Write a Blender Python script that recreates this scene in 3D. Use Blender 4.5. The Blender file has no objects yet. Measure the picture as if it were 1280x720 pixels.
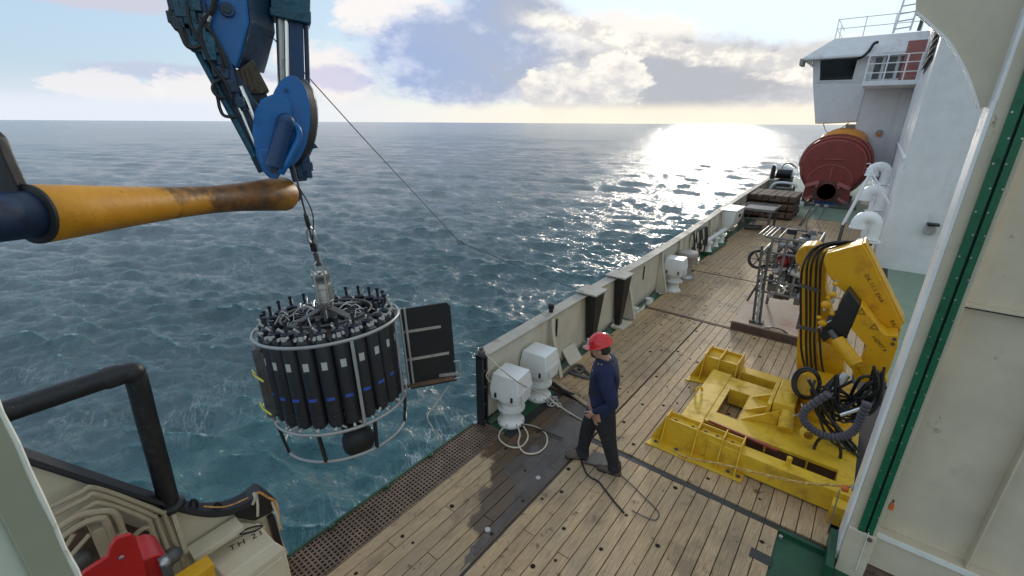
import bpy, bmesh, math, random
import numpy as np
from mathutils import Vector as V, Matrix, Euler
from mathutils.geometry import tessellate_polygon
random.seed(7); RNG = np.random.default_rng(5)
sc = bpy.context.scene; COL = sc.collection
rad = math.radians

# ------------------------------------------------------------------ camera
# ship frame: X inboard (right), Y towards the bow, Z up, deck planks at z = 0, sea at z = -3
FPX = 560.0; CAMH = 4.0
PITCH = math.atan(206.5/FPX); ROLL = rad(0.35); YAW = rad(38.25)
def cam_axes():
    f = V((0, math.cos(PITCH), -math.sin(PITCH))); r = V((1, 0, 0)); u = r.cross(f)
    c, s = math.cos(ROLL), math.sin(ROLL)
    r2 = c*r + s*u; u2 = -s*r + c*u
    Rz = Matrix.Rotation(YAW, 3, 'Z')
    return Rz@r2, Rz@u2, Rz@f
CR, CU, CF = cam_axes(); CO = V((0, 0, CAMH))
cam = bpy.data.cameras.new('camera'); camo = bpy.data.objects.new('camera', cam); COL.objects.link(camo)
cam.sensor_width = 36; cam.lens = 36*FPX/1280; cam.clip_start = 0.05; cam.clip_end = 60000
M = Matrix((CR, CU, -CF)).transposed().to_4x4(); M.translation = CO
camo.matrix_world = M; sc.camera = camo
sc.render.resolution_x = 1024; sc.render.resolution_y = 576

# survey helpers: where the line of sight through a measured point meets a real plane of the ship
def ray(x, y): return CR*((x-640)/FPX) + CU*((360-y)/FPX) + CF
def GZ(x, y, z=0.0):
    d = ray(x, y); return CO + d*((z-CAMH)/d.z)
def GY(x, y, Y):
    d = ray(x, y); return CO + d*(Y/d.y)
def GX(x, y, X):
    d = ray(x, y); return CO + d*(X/d.x)
def GT(x, y, t): return CO + ray(x, y).normalized()*t
def GP(x, y, p0, n):
    d = ray(x, y); return CO + d*((V(p0)-CO).dot(n)/d.dot(n))

# ------------------------------------------------------------------ light
SUN_AZ = -15.5; SUN_EL = 10.0
SKY_STRENGTH = 0.06
sc.view_settings.view_transform = 'Standard'; sc.view_settings.look = 'None'
sc.view_settings.exposure = 1.25; sc.view_settings.gamma = 1
w = bpy.data.worlds.new('World'); sc.world = w; w.use_nodes = True
class NT:
    """small node-graph builder"""
    def __init__(s, nt): s.nt = nt; s.n = nt.nodes; s.l = nt.links
    def node(s, t, **k):
        n = s.n.new(t)
        for a, b in k.items(): setattr(n, a, b)
        return n
    def put(s, inp, v):
        if isinstance(v, bpy.types.NodeSocket): s.l.new(v, inp)
        elif isinstance(v, (tuple, list)) and len(v) == 3 and inp.type == 'RGBA': inp.default_value = (*v, 1)
        else: inp.default_value = v
    def m(s, op, a, b=None, c=None, clamp=False):
        n = s.node('ShaderNodeMath', operation=op, use_clamp=clamp)
        for i, x in enumerate((a, b, c)):
            if x is not None: s.put(n.inputs[i], x)
        return n.outputs[0]
    def mix(s, f, a, b, mode='MIX'):
        n = s.node('ShaderNodeMix', data_type='RGBA', blend_type=mode)
        s.put(n.inputs[0], f); s.put(n.inputs[6], a); s.put(n.inputs[7], b)
        return n.outputs[2]
    def ramp(s, x, lo, hi, a=0.0, b=1.0, smooth=True):
        n = s.node('ShaderNodeMapRange', interpolation_type='SMOOTHSTEP' if smooth else 'LINEAR')
        s.put(n.inputs[0], x); s.put(n.inputs[1], lo); s.put(n.inputs[2], hi); s.put(n.inputs[3], a); s.put(n.inputs[4], b)
        return n.outputs[0]
    def noise(s, vec, scale=5, detail=4, rough=.55, dist=0.0, dim='3D'):
        n = s.node('ShaderNodeTexNoise', noise_dimensions=dim)
        s.put(n.inputs['Vector'], vec); s.put(n.inputs['Scale'], scale); s.put(n.inputs['Detail'], detail)
        s.put(n.inputs['Roughness'], rough); s.put(n.inputs['Distortion'], dist)
        return n.outputs[0]
    def comb(s, x, y, z):
        n = s.node('ShaderNodeCombineXYZ')
        for i, q in enumerate((x, y, z)): s.put(n.inputs[i], q)
        return n.outputs[0]
    def sep(s, v):
        n = s.node('ShaderNodeSeparateXYZ'); s.put(n.inputs[0], v); return n.outputs
    def mapping(s, vec, sc_=(1, 1, 1), rot=(0, 0, 0), loc=(0, 0, 0)):
        n = s.node('ShaderNodeMapping'); s.put(n.inputs[0], vec)
        n.inputs['Scale'].default_value = sc_; n.inputs['Rotation'].default_value = rot; n.inputs['Location'].default_value = loc
        return n.outputs[0]

def build_world():
    g = NT(w.node_tree); g.n.clear()
    out = g.node('ShaderNodeOutputWorld'); bg = g.node('ShaderNodeBackground'); g.l.new(bg.outputs[0], out.inputs[0])
    bg.inputs[1].default_value = SKY_STRENGTH
    sky = g.node('ShaderNodeTexSky', sky_type='NISHITA', sun_disc=False)
    sky.sun_elevation = rad(SUN_EL); sky.sun_rotation = rad(SUN_AZ); sky.air_density = 1.0; sky.dust_density = 1.2; sky.ozone_density = 1.5
    tc = g.node('ShaderNodeTexCoord'); d = tc.outputs['Generated']
    x, y, z = g.sep(d)
    az = g.m('MULTIPLY', g.m('ARCTAN2', x, y), 180/math.pi)
    el = g.m('MULTIPLY', g.m('ARCSINE', z), 180/math.pi)
    P = g.comb(az, g.m('MULTIPLY', el, 1.7), 0.0)
    n1 = g.m('SUBTRACT', g.noise(P, .11, 8, .60), .5)
    n2 = g.m('SUBTRACT', g.noise(g.mapping(P, loc=(31, 7, 3)), .33, 6, .62), .5)
    n3 = g.m('SUBTRACT', g.noise(g.mapping(P, loc=(3, 17, 9)), 1.1, 6, .62), .5)
    bil = g.m('ADD', g.m('ADD', g.m('MULTIPLY', n1, 1.5), g.m('MULTIPLY', n2, .95)), g.m('MULTIPLY', n3, .28))
    def blob(a0, e0, sa, se, k=.9, soft=.22, edge=0.0):
        u = g.m('DIVIDE', g.m('SUBTRACT', az, a0), sa); v = g.m('DIVIDE', g.m('SUBTRACT', el, e0), se)
        r = g.m('SQRT', g.m('ADD', g.m('MULTIPLY', u, u), g.m('MULTIPLY', v, v)))
        q = g.m('ADD', g.m('SUBTRACT', 1.0, r), g.m('MULTIPLY', bil, k))
        return g.ramp(q, edge, edge+soft) if soft > 0 else q
    cap = g.node('ShaderNodeVectorMath', operation='MINIMUM'); g.put(cap.inputs[0], sky.outputs[0]); cap.inputs[1].default_value = (7.5, 8.2, 9.5)
    base = g.mix(.62, cap.outputs[0], g.mix(g.ramp(az, -75, -15), (4.4, 5.8, 7.6), (5.6, 6.7, 7.2)))          # thin high veil over the clear sky
    white = g.mix(g.ramp(az, -60, -5), (6.2, 6.4, 7.0), (7.4, 7.0, 6.2))
    grey = g.mix(g.ramp(g.m('ADD', az, g.m('MULTIPLY', n1, 30)), -52, -22), (2.6, 3.35, 5.1), (3.5, 3.6, 3.9))
    c = base
    # scattered cloud all round the horizon and overhead
    gen = g.ramp(g.m('ADD', g.noise(g.mapping(P, loc=(5, 11, 0)), .035, 7, .55), g.m('MULTIPLY', g.ramp(el, 12, 50), .05)), .52, .66)
    far = g.m('MAXIMUM', g.ramp(az, -2, 12), g.m('MAXIMUM', g.ramp(az, -84, -98), g.ramp(el, 13, 22)))
    c = g.mix(g.m('MULTIPLY', g.m('MULTIPLY', gen, far), .8), c, g.mix(g.ramp(n1, -.15, .2), (5.0, 5.3, 6.0), (8, 8, 8)))
    # low haze band, cream towards the sun
    cream = g.mix(g.ramp(az, -75, -25), (5.7, 6.1, 6.8), (7.4, 6.8, 5.6))
    c = g.mix(g.ramp(el, 5.0, 0.3, 0, .85), c, cream)
    # left: thin grey bars and small cumulus
    c = g.mix(g.m('MULTIPLY', blob(-80, 9.9, 13, 1.3, .6, .5), .9), c, (4.6, 4.5, 5.2))
    c = g.mix(g.m('MULTIPLY', blob(-70, 4.3, 13, 1.0, .8, .5), .8), c, (4.0, 4.3, 5.5))
    c = g.mix(g.m('MULTIPLY', blob(-78, 2.7, 4.2, 1.7, 1.2, .3), .8), c, (6.5, 6.3, 6.4))
    c = g.mix(g.m('MULTIPLY', blob(-69, 3.0, 6.5, 2.0, 1.2, .3), .85), c, (6.6, 6.4, 6.4))
    # centre left bank
    c = g.mix(g.m('MULTIPLY', blob(-59, 5.0, 6, 3.2, .9, .4), .95), c, (6.7, 6.4, 6.3))
    c = g.mix(g.m('MULTIPLY', blob(-58.5, 4.4, 4.6, 1.5, .9, .4), .7), c, (4.2, 4.1, 5.6))
    # the big shower cloud, bright rim on top, blue-grey body, cream below
    c = g.mix(blob(-50, 10.6, 8, 2.6, .7), c, (6.8, 6.6, 6.5))
    c = g.mix(blob(-29, 8.6, 13, 3.4, .8, .45), c, white)
    c = g.mix(blob(-7, 5.2, 7, 3.4, .8, .4), c, g.mix(g.ramp(n2, -.1, .12), (5.0, 4.9, 4.8), (7.4, 7.0, 6.2)))
    bq = g.m('MAXIMUM', g.m('MAXIMUM', blob(-43, 6.9, 14.5, 6.2, .55, 0), blob(-20, 4.7, 21, 4.5, .40, 0)), blob(-39, 11, 9, 3.4, .5, 0))
    body = g.ramp(bq, .0, .34); core = g.ramp(g.m('ADD', bq, g.m('MULTIPLY', n2, .9)), .05, .62)
    lit = g.mix(g.ramp(az, -58, -30), (5.4, 5.7, 7.0), (6.6, 6.4, 6.2))
    c = g.mix(g.m('MULTIPLY', body, .97), c, g.mix(core, g.mix(.55, grey, lit), grey))
    # sunlit rim over the right half
    rimline = g.m('SUBTRACT', el, g.m('ADD', 8.9, g.m('MULTIPLY', g.m('ADD', az, 27), -.20)))
    rim = g.m('MULTIPLY', g.ramp(g.m('ABSOLUTE', g.m('ADD', rimline, g.m('MULTIPLY', bil, 2.2))), 1.5, .3), g.m('MULTIPLY', g.ramp(az, -40, -34), g.ramp(az, 2, -8)))
    c = g.mix(rim, c, g.mix(g.ramp(n2, -.12, .1), (5.0, 4.9, 4.9), (7.8, 7.4, 6.6)))
    # cumulus in front of it
    cum = g.m('MAXIMUM', blob(-32.5, 3.6, 5.2, 2.9, .8, .15), blob(-26.5, 4.6, 4.6, 2.9, .8, .15))
    c = g.mix(g.m('MULTIPLY', cum, .95), c, g.mix(g.ramp(g.m('ADD', g.m('ADD', g.m('MULTIPLY', el, .06), n2), g.m('MULTIPLY', n3, .25)), .02, .46), (4.5, 4.5, 4.7), (7.5, 7.15, 6.5)))
    # bright strip just over the sea
    c = g.mix(g.ramp(el, 2.6, 1.2, 0, .9), c, cream)
    # below the horizon
    c = g.mix(g.ramp(el, -.2, -2), c, (2.0, 2.6, 3.0))
    g.l.new(c, bg.inputs[0])
build_world()
sun = bpy.data.lights.new('sun', 'SUN'); sun.energy = 0.5; sun.angle = rad(5); sun.color = (1, .9, .76)
suno = bpy.data.objects.new('sun', sun); COL.objects.link(suno)
sd = V((math.sin(rad(SUN_AZ))*math.cos(rad(SUN_EL)), math.cos(rad(SUN_AZ))*math.cos(rad(SUN_EL)), math.sin(rad(SUN_EL))))
suno.rotation_euler = sd.to_track_quat('Z', 'Y').to_euler(); suno.location = sd*50

# ------------------------------------------------------------------ mesh builder
ORG = {}
class MB:
    def __init__(s): s.v = []; s.f = []
    def add(s, vs, fs):
        o = len(s.v); s.v += [tuple(p) for p in vs]; s.f += [tuple(o+i for i in f) for f in fs]; return s
    def box(s, x0, x1, y0, y1, z0, z1):
        return s.add([(x, y, z) for z in (z0, z1) for y in (y0, y1) for x in (x0, x1)],
              [(0, 2, 3, 1), (4, 5, 7, 6), (0, 1, 5, 4), (2, 6, 7, 3), (0, 4, 6, 2), (1, 3, 7, 5)])
    def obox(s, c, ax, ay, az):
        c, ax, ay, az = V(c), V(ax), V(ay), V(az)
        return s.add([c+ax*i+ay*j+az*k for k in (-1, 1) for j in (-1, 1) for i in (-1, 1)],
              [(0, 2, 3, 1), (4, 5, 7, 6), (0, 1, 5, 4), (2, 6, 7, 3), (0, 4, 6, 2), (1, 3, 7, 5)])
    def bar(s, p0, p1, wd, ht, up=(0, 0, 1)):
        p0, p1 = V(p0), V(p1); d = p1-p0; n = d.normalized(); side = n.cross(V(up))
        if side.length < 1e-4: side = n.cross(V((1, 0, 0)))
        side.normalize(); u = side.cross(n)
        return s.obox((p0+p1)/2, d/2, side*wd/2, u*ht/2)
    def prism(s, poly, ext):
        n = len(poly); ext = V(ext); a = [V(p) for p in poly]; b = [p+ext for p in a]
        tri = [tuple(range(n))] if n < 5 else [tuple(q) for q in tessellate_polygon([a])]
        return s.add(a+b, [q[::-1] for q in tri]+[tuple(i+n for i in q) for q in tri]+[(i, (i+1) % n, n+(i+1) % n, n+i) for i in range(n)])
    def taper(s, A, B):
        n = len(A)
        return s.add(list(A)+list(B), [tuple(range(n))[::-1], tuple(range(n, 2*n))]+[(i, (i+1) % n, n+(i+1) % n, n+i) for i in range(n)])
    def loft(s, rings, cap=True, closed=True):
        n = len(rings[0]); vs = [p for r in rings for p in r]; fs = []
        for k in range(len(rings)-1):
            for i in range(n if closed else n-1):
                j = (i+1) % n; fs.append((k*n+i, k*n+j, (k+1)*n+j, (k+1)*n+i))
        if cap and closed:
            fs.append(tuple(range(n))[::-1]); fs.append(tuple((len(rings)-1)*n+i for i in range(n)))
        return s.add(vs, fs)
    @staticmethod
    def frame(d):
        d = V(d).normalized(); h = V((0, 0, 1)) if abs(d.z) < .9 else V((1, 0, 0))
        a = d.cross(h).normalized(); return a, d.cross(a).normalized()
    def cyl(s, p0, p1, r0, r1=None, n=14):
        r1 = r0 if r1 is None else r1; p0, p1 = V(p0), V(p1); a, b = s.frame(p1-p0)
        c = [(math.cos(2*math.pi*i/n), math.sin(2*math.pi*i/n)) for i in range(n)]
        return s.loft([[p0+a*x*r0+b*y*r0 for x, y in c], [p1+a*x*r1+b*y*r1 for x, y in c]])
    def lathe(s, prof, o=(0, 0, 0), axis=(0, 0, 1), n=20):
        o = V(o); axis = V(axis).normalized(); a, b = s.frame(axis)
        c = [(math.cos(2*math.pi*i/n), math.sin(2*math.pi*i/n)) for i in range(n)]
        return s.loft([[o+axis*h+a*x*r+b*y*r for x, y in c] for r, h in prof])
    def tube(s, pts, r, n=8, closed=False):
        pts = [V(p) for p in pts]; m = len(pts); rr = r if isinstance(r, (list, tuple)) else [r]*m
        T = []
        for i in range(m):
            if closed: t = pts[(i+1) % m]-pts[i-1]
            else: t = pts[min(i+1, m-1)]-pts[max(i-1, 0)]
            T.append(t.normalized() if t.length > 1e-9 else V((0, 0, 1)))
        a, b = s.frame(T[0]); rings = []
        for i in range(m):
            a = (a-T[i]*a.dot(T[i])); a.normalize(); b = T[i].cross(a)
            rings.append([pts[i]+a*math.cos(2*math.pi*k/n)*rr[i]+b*math.sin(2*math.pi*k/n)*rr[i] for k in range(n)])
        if closed: rings.append(rings[0]); return s.loft(rings, cap=False)
        return s.loft(rings)
    def ball(s, c, r, nu=12, nv=8):
        c = V(c); r = (r, r, r) if not isinstance(r, (tuple, list)) else r
        prof = [(math.sin(math.pi*(k+.001)/(nv+.002)), math.cos(math.pi*(k+.001)/(nv+.002))) for k in range(nv+1)]
        return s.loft([[c+V((math.cos(2*math.pi*i/nu)*q*r[0], math.sin(2*math.pi*i/nu)*q*r[1], h*r[2])) for i in range(nu)] for q, h in prof])
    def build(s, name, m, parent=None, smooth=40, bevel=0, wpos=True, tri=False):
        me = bpy.data.meshes.new(name)
        off = ORG.get(parent.name, V((0, 0, 0))) if (parent is not None and wpos) else V((0, 0, 0))
        me.from_pydata([tuple(V(p)-off) for p in s.v], [], s.f)
        bm = bmesh.new(); bm.from_mesh(me)
        bmesh.ops.recalc_face_normals(bm, faces=bm.faces[:]); bm.to_mesh(me); bm.free()
        me.polygons.foreach_set('use_smooth', [True]*len(me.polygons))
        me.set_sharp_from_angle(angle=rad(smooth))
        if m is not None: me.materials.append(m)
        o = bpy.data.objects.new(name, me); COL.objects.link(o)
        if parent is not None: o.parent = parent; ORG[o.name] = off
        else: ORG[o.name] = V((0, 0, 0))
        if bevel:
            b = o.modifiers.new('bevel', 'BEVEL'); b.width = bevel; b.segments = 2; b.limit_method = 'ANGLE'; b.angle_limit = rad(35)
        return o
def thing(name, label, cat, loc=(0, 0, 0), group=None, rot=None):
    o = bpy.data.objects.new(name, None); COL.objects.link(o); o.empty_display_size = .1
    o.location = loc; ORG[o.name] = V(loc)
    if rot: o.rotation_euler = rot
    o['label'] = label; o['category'] = cat
    if group: o['group'] = group
    return o
def tag(o, label, cat, group=None):
    o['label'] = label; o['category'] = cat
    if group: o['group'] = group
    return o
def structure(o): o['kind'] = 'structure'; return o
def stuff(o): o['kind'] = 'stuff'; return o
def link_copy(o, parent=None):
    c = o.copy(); COL.objects.link(c); c.parent = parent
    return c
def bez(pts, n=8, closed=False):
    """smooth curve through points (Catmull-Rom)"""
    P = [V(p) for p in pts]; out = []; m = len(P)
    for i in range(m if closed else m-1):
        if closed: p0, p1, p2, p3 = P[i-1], P[i], P[(i+1) % m], P[(i+2) % m]
        else: p0, p1, p2, p3 = P[max(i-1, 0)], P[i], P[i+1], P[min(i+2, m-1)]
        for k in range(n):
            t = k/n
            out.append(.5*((2*p1)+(p2-p0)*t+(2*p0-5*p1+4*p2-p3)*t*t+(3*p1-p0-3*p2+p3)*t**3))
    if not closed: out.append(P[-1])
    return out
def arc(c, a, b, r, t0, t1, n=12):
    c, a, b = V(c), V(a), V(b)
    return [c+a*r*math.cos(rad(t0+(t1-t0)*k/n))+b*r*math.sin(rad(t0+(t1-t0)*k/n)) for k in range(n+1)]

# ------------------------------------------------------------------ materials
def mat(name, col, rough=.5, metal=0.0, var=.12, vscale=3, bump=.05, bscale=30, dent=0, dirt=None, dirt_scale=4, dirt_amt=.5, dirt2=None, streak=0, spec=.5, coat=0, rnd=0.0):
    m = bpy.data.materials.new(name); m.use_nodes = True
    g = NT(m.node_tree); bs = g.n['Principled BSDF']
    geo = g.node('ShaderNodeNewGeometry'); p = geo.outputs['Position']
    tc = g.node('ShaderNodeTexCoord').outputs['Object']
    a = g.noise(tc, vscale, 5, .6)
    c = g.mix(g.ramp(a, .3, .7), tuple(x*(1-var) for x in col), tuple(min(1, x*(1+var)) for x in col))
    if rnd:
        r = g.node('ShaderNodeObjectInfo').outputs['Random']
        c = g.mix(1.0, c, g.comb(g.m('ADD', 1-rnd, g.m('MULTIPLY', r, 2*rnd)), g.m('ADD', 1-rnd, g.m('MULTIPLY', r, 2*rnd)), g.m('ADD', 1-rnd, g.m('MULTIPLY', r, 1.8*rnd))), 'MULTIPLY')
    rr = g.ramp(a, .2, .8, max(0, rough-.08), min(1, rough+.1))
    if dirt:
        v = g.mapping(tc, (1, 1, .12 if streak else 1))
        dm = g.m('MULTIPLY', g.ramp(g.noise(v, dirt_scale, 8, .7), .66-.3*dirt_amt, .80-.12*dirt_amt), .85)
        c = g.mix(dm, c, dirt); rr = g.mix(dm, rr, (.85, .85, .85))
    if dirt2:
        dm = g.ramp(g.noise(g.mapping(tc, (1, 1, .5), loc=(3, 9, 1)), dirt_scale*4, 6, .75), .64, .74)
        c = g.mix(g.m('MULTIPLY', dm, .8), c, dirt2)
    g.l.new(c, bs.inputs['Base Color']); g.l.new(rr, bs.inputs['Roughness'])
    bs.inputs['Metallic'].default_value = metal; bs.inputs['Specular IOR Level'].default_value = spec
    if coat: bs.inputs['Coat Weight'].default_value = coat
    if bump:
        b = g.node('ShaderNodeBump'); b.inputs['Strength'].default_value = bump; b.inputs['Distance'].default_value = .02
        g.l.new(g.noise(tc, bscale, 5, .6), b.inputs['Height'])
        if dent:
            b2 = g.node('ShaderNodeBump'); b2.inputs['Strength'].default_value = dent; b2.inputs['Distance'].default_value = .12
            g.l.new(g.noise(tc, 1.5, 2, .4), b2.inputs['Height']); g.l.new(b2.outputs[0], b.inputs['Normal'])
        g.l.new(b.outputs[0], bs.inputs['Normal'])
    return m
RUST = (.16, .065, .025); GRIME = (.09, .075, .055)
mt = {}
mt['white'] = mat('white_paint', (.74, .74, .72), .38, var=.05, dirt=(.42, .36, .28), dirt_scale=2.5, dirt_amt=.25, dirt2=(.35, .22, .12))
mt['clean_white'] = mat('clean_white_paint', (.86, .85, .83), .32, var=.04, dent=.2, dirt=(.6, .58, .54), dirt_scale=1.2, dirt_amt=.35, streak=1)
mt['cream'] = mat('cream_paint', (.62, .54, .40), .42, dent=.25, var=.06, dirt=(.40, .34, .25), dirt_scale=1.6, dirt_amt=.3, dirt2=(.22, .14, .08))
mt['bulwark'] = mat('bulwark_cream_paint', (.60, .55, .45), .5, dent=.3, var=.07, dirt=(.42, .33, .22), dirt_scale=1.8, dirt_amt=.45, dirt2=(.22, .12, .06), streak=1)
mt['greywhite'] = mat('grey_white_paint', (.75, .745, .74), .45, var=.04, dent=.2, dirt=(.46, .44, .41), dirt_scale=.9, dirt_amt=.45, dirt2=(.36, .25, .17), streak=1)
mt['khaki'] = mat('khaki_green_paint', (.36, .36, .26), .4, var=.05)
mt['palegreen'] = mat('pale_green_paint', (.66, .70, .59), .4, var=.05, dirt=(.48, .47, .36), dirt_scale=3, dirt_amt=.25)
mt['chip'] = mat('chipped_edge', (.80, .79, .70), .5, var=.1, dirt=(.4, .3, .18), dirt_scale=20, dirt_amt=.3)
mt['cap'] = mat('weathered_cap_rail', (.36, .335, .29), .65, var=.15, dirt=(.18, .13, .09), dirt_scale=3, dirt_amt=.5)
mt['green'] = mat('dark_green_deck_paint', (.012, .075, .035), .4, var=.25, dirt=(.03, .06, .04), dirt_scale=6, dirt_amt=.5, dirt2=(.20, .24, .18))
mt['palegreendeck'] = mat('pale_green_deck_paint', (.20, .27, .19), .5, var=.15, dirt=(.1, .12, .09), dirt_scale=3, dirt_amt=.4)
mt['greenrail'] = mat('green_plastic_rail', (.008, .12, .05), .45, var=.15, bump=.1, dirt=(.01, .04, .02), dirt_scale=8, dirt_amt=.4)
mt['black'] = mat('black_paint', (.012, .012, .014), .42, var=.3, dirt=(.05, .045, .04), dirt_scale=6, dirt_amt=.35)
mt['blackpipe'] = mat('scuffed_black_pipe', (.012, .012, .013), .45, var=.3, bump=.35, bscale=14, dirt=(.06, .055, .05), dirt_scale=5, dirt_amt=.55, dirt2=(.42, .4, .36))
mt['rubber'] = mat('black_rubber', (.016, .016, .018), .6, var=.2)
mt['hose'] = mat('black_hose', (.012, .012, .014), .45, var=.2)
mt['sleeve'] = mat('grey_spiral_sleeve', (.085, .08, .10), .6, var=.2)
mt['steel'] = mat('galvanised_steel', (.42, .42, .42), .35, .8, var=.2, dirt=(.2, .18, .16), dirt_scale=8, dirt_amt=.4)
mt['stainless'] = mat('stainless_steel', (.58, .56, .52), .22, .95, var=.15, dirt=(.3, .22, .15), dirt_scale=8, dirt_amt=.35)
mt['chrome'] = mat('chrome_rod', (.75, .75, .76), .12, 1.0, var=.05)
mt['framegrey'] = mat('dull_grey_tube', (.20, .19, .18), .5, .3, var=.2, dirt=(.08, .06, .05), dirt_scale=9, dirt_amt=.5)
mt['tabletop'] = mat('dull_table_top', (.16, .155, .15), .75, var=.2)
mt['silver'] = mat('silver_paint', (.36, .36, .355), .4, .25, var=.1, dirt=(.3, .28, .25), dirt_scale=10, dirt_amt=.3)
mt['darksteel'] = mat('dark_weathered_steel', (.11, .105, .10), .55, .4, var=.3, dirt=RUST, dirt_scale=5, dirt_amt=.4)
mt['rust'] = mat('rusty_steel', (.15, .09, .06), .75, .2, var=.3, dirt=(.05, .035, .03), dirt_scale=6, dirt_amt=.5)
mt['blue'] = mat('blue_crane_paint', (.004, .128, .39), .33, var=.12, dirt=(.006, .07, .20), dirt_scale=3, dirt_amt=.4, dirt2=(.02, .05, .10))
mt['darkshaft'] = mat('dark_blue_shaft', (.004, .022, .065), .45, var=.3, dirt=(.006, .006, .006), dirt_scale=4, dirt_amt=.6)
mt['deepblue'] = mat('deep_blue_paint', (.005, .045, .14), .4, var=.2, dirt=(.01, .02, .05), dirt_scale=6, dirt_amt=.5)
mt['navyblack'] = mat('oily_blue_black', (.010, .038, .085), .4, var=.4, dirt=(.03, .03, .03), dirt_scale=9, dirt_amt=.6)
mt['teal'] = mat('teal_blue_casting', (.012, .085, .14), .4, var=.3, bump=.6, bscale=18, dirt=(.01, .03, .05), dirt_scale=12, dirt_amt=.6)
mt['grease'] = mat('greasy_brown_guide', (.10, .075, .045), .5, var=.4, bump=.3, dirt=(.02, .018, .012), dirt_scale=14, dirt_amt=.7, dirt2=(.3, .24, .15))
mt['yellow'] = mat('yellow_crane_paint', (.70, .37, .005), .38, var=.06, dirt=(.36, .17, .012), dirt_scale=3, dirt_amt=.6, dirt2=(.07, .04, .02))
mt['baseyellow'] = mat('pale_yellow_base_paint', (.72, .45, .025), .45, var=.08, dirt=(.42, .23, .025), dirt_scale=4, dirt_amt=.65, dirt2=(.09, .05, .02))
mt['red'] = mat('red_paint', (.50, .012, .012), .35, var=.1, dirt=(.25, .01, .01), dirt_scale=4, dirt_amt=.4)
mt['helmet'] = mat('red_helmet_plastic', (.62, .012, .016), .22, var=.03, bump=0, coat=.3)
mt['hull'] = mat('lifeboat_red_hull', (.25, .036, .027), .5, var=.12, dirt=(.12, .022, .02), dirt_scale=2, dirt_amt=.4)
mt['hulltrim'] = mat('lifeboat_faded_red', (.34, .085, .07), .5, var=.12)
mt['pinkred'] = mat('faded_red_bracket', (.42, .13, .12), .5, var=.15)
mt['orange'] = mat('lifeboat_orange', (.75, .28, .015), .4, var=.06)
mt['glass'] = mat('dark_window_glass', (.006, .007, .008), .06, var=.1, bump=0)
mt['window'] = mat('shaded_window', (.05, .055, .055), .15, var=.3, bump=0)
mt['redpanel'] = mat('red_brown_panel', (.36, .13, .11), .5, var=.15, dirt=(.5, .3, .27), dirt_scale=2, dirt_amt=.5)
mt['bottle'] = mat('dark_grey_plastic', (.024, .025, .030), .38, var=.2, bump=.03)
mt['bottlecap'] = mat('black_plastic_cap', (.014, .016, .028), .3, var=.2)
mt['bluetape'] = mat('blue_tape', (.04, .085, .40), .5, var=.1)
mt['label'] = mat('pale_label', (.46, .45, .43), .55, var=.1)
mt['fin'] = mat('black_fin_board', (.007, .007, .008), .5, var=.3, dirt=(.02, .02, .02), dirt_scale=6, dirt_amt=.3)
mt['wood'] = mat('raw_timber', (.34, .26, .17), .75, var=.2, dirt=(.18, .13, .08), dirt_scale=5, dirt_amt=.4)
mt['oldwood'] = mat('old_brown_timber', (.105, .062, .046), .8, var=.3, rnd=.25)
mt['ply'] = mat('stained_plywood', (.42, .32, .23), .65, var=.15, dirt=(.45, .20, .15), dirt_scale=1.2, dirt_amt=.6)
mt['rope'] = mat('pale_braided_rope', (.52, .46, .36), .8, var=.2, bump=.4, bscale=60)
mt['yellowrope'] = mat('yellow_black_rope', (.55, .40, .12), .8, var=.4, vscale=40, dirt=(.08, .06, .03), dirt_scale=30, dirt_amt=.5)
mt['orangerope'] = mat('orange_rope', (.55, .26, .08), .8, var=.4, vscale=30)
mt['yellowcord'] = mat('yellow_bungee', (.70, .62, .08), .6)
mt['wire'] = mat('steel_wire', (.10, .10, .11), .4, .6)
mt['navy'] = mat('navy_sweater', (.012, .017, .056), .9, var=.25, vscale=8, bump=1.0, bscale=9)
mt['overall'] = mat('black_overalls', (.014, .014, .017), .85, var=.35, vscale=6, bump=1.0, bscale=8, dirt=(.05, .045, .04), dirt_scale=5, dirt_amt=.3)
mt['skin'] = mat('skin', (.44, .24, .17), .5, var=.06, bump=.02)
mt['hair'] = mat('dark_brown_hair', (.028, .018, .012), .7, var=.3, bump=.5, bscale=90)
mt['boot'] = mat('brown_work_boot', (.10, .072, .05), .6, var=.25, dirt=(.22, .18, .14), dirt_scale=10, dirt_amt=.4)
mt['greyglove'] = mat('grey_glove', (.16, .16, .17), .8)
mt['text'] = mat('dark_lettering', (.02, .016, .01), .6, bump=0)
mt['orangetag'] = mat('orange_tag', (.75, .16, .02), .5)
mt['deckbase'] = mat('black_caulking', (.018, .016, .014), .6, var=.3)
mt['plug'] = mat('dark_plug', (.028, .022, .018), .85, var=.3, bump=0, spec=.15)
mt['wetdark'] = mat('wet_black_steel', (.03, .028, .028), .35, var=.3)
mt['blackhull'] = mat('hull_paint', (.02, .05, .10), .4)
mt['beigepipe'] = mat('beige_pipe_paint', (.40, .325, .215), .45, var=.1, dirt=(.2, .14, .08), dirt_scale=10, dirt_amt=.4)
mt['amber'] = mat('amber_yellow_paint', (.70, .36, .01), .45)

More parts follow.
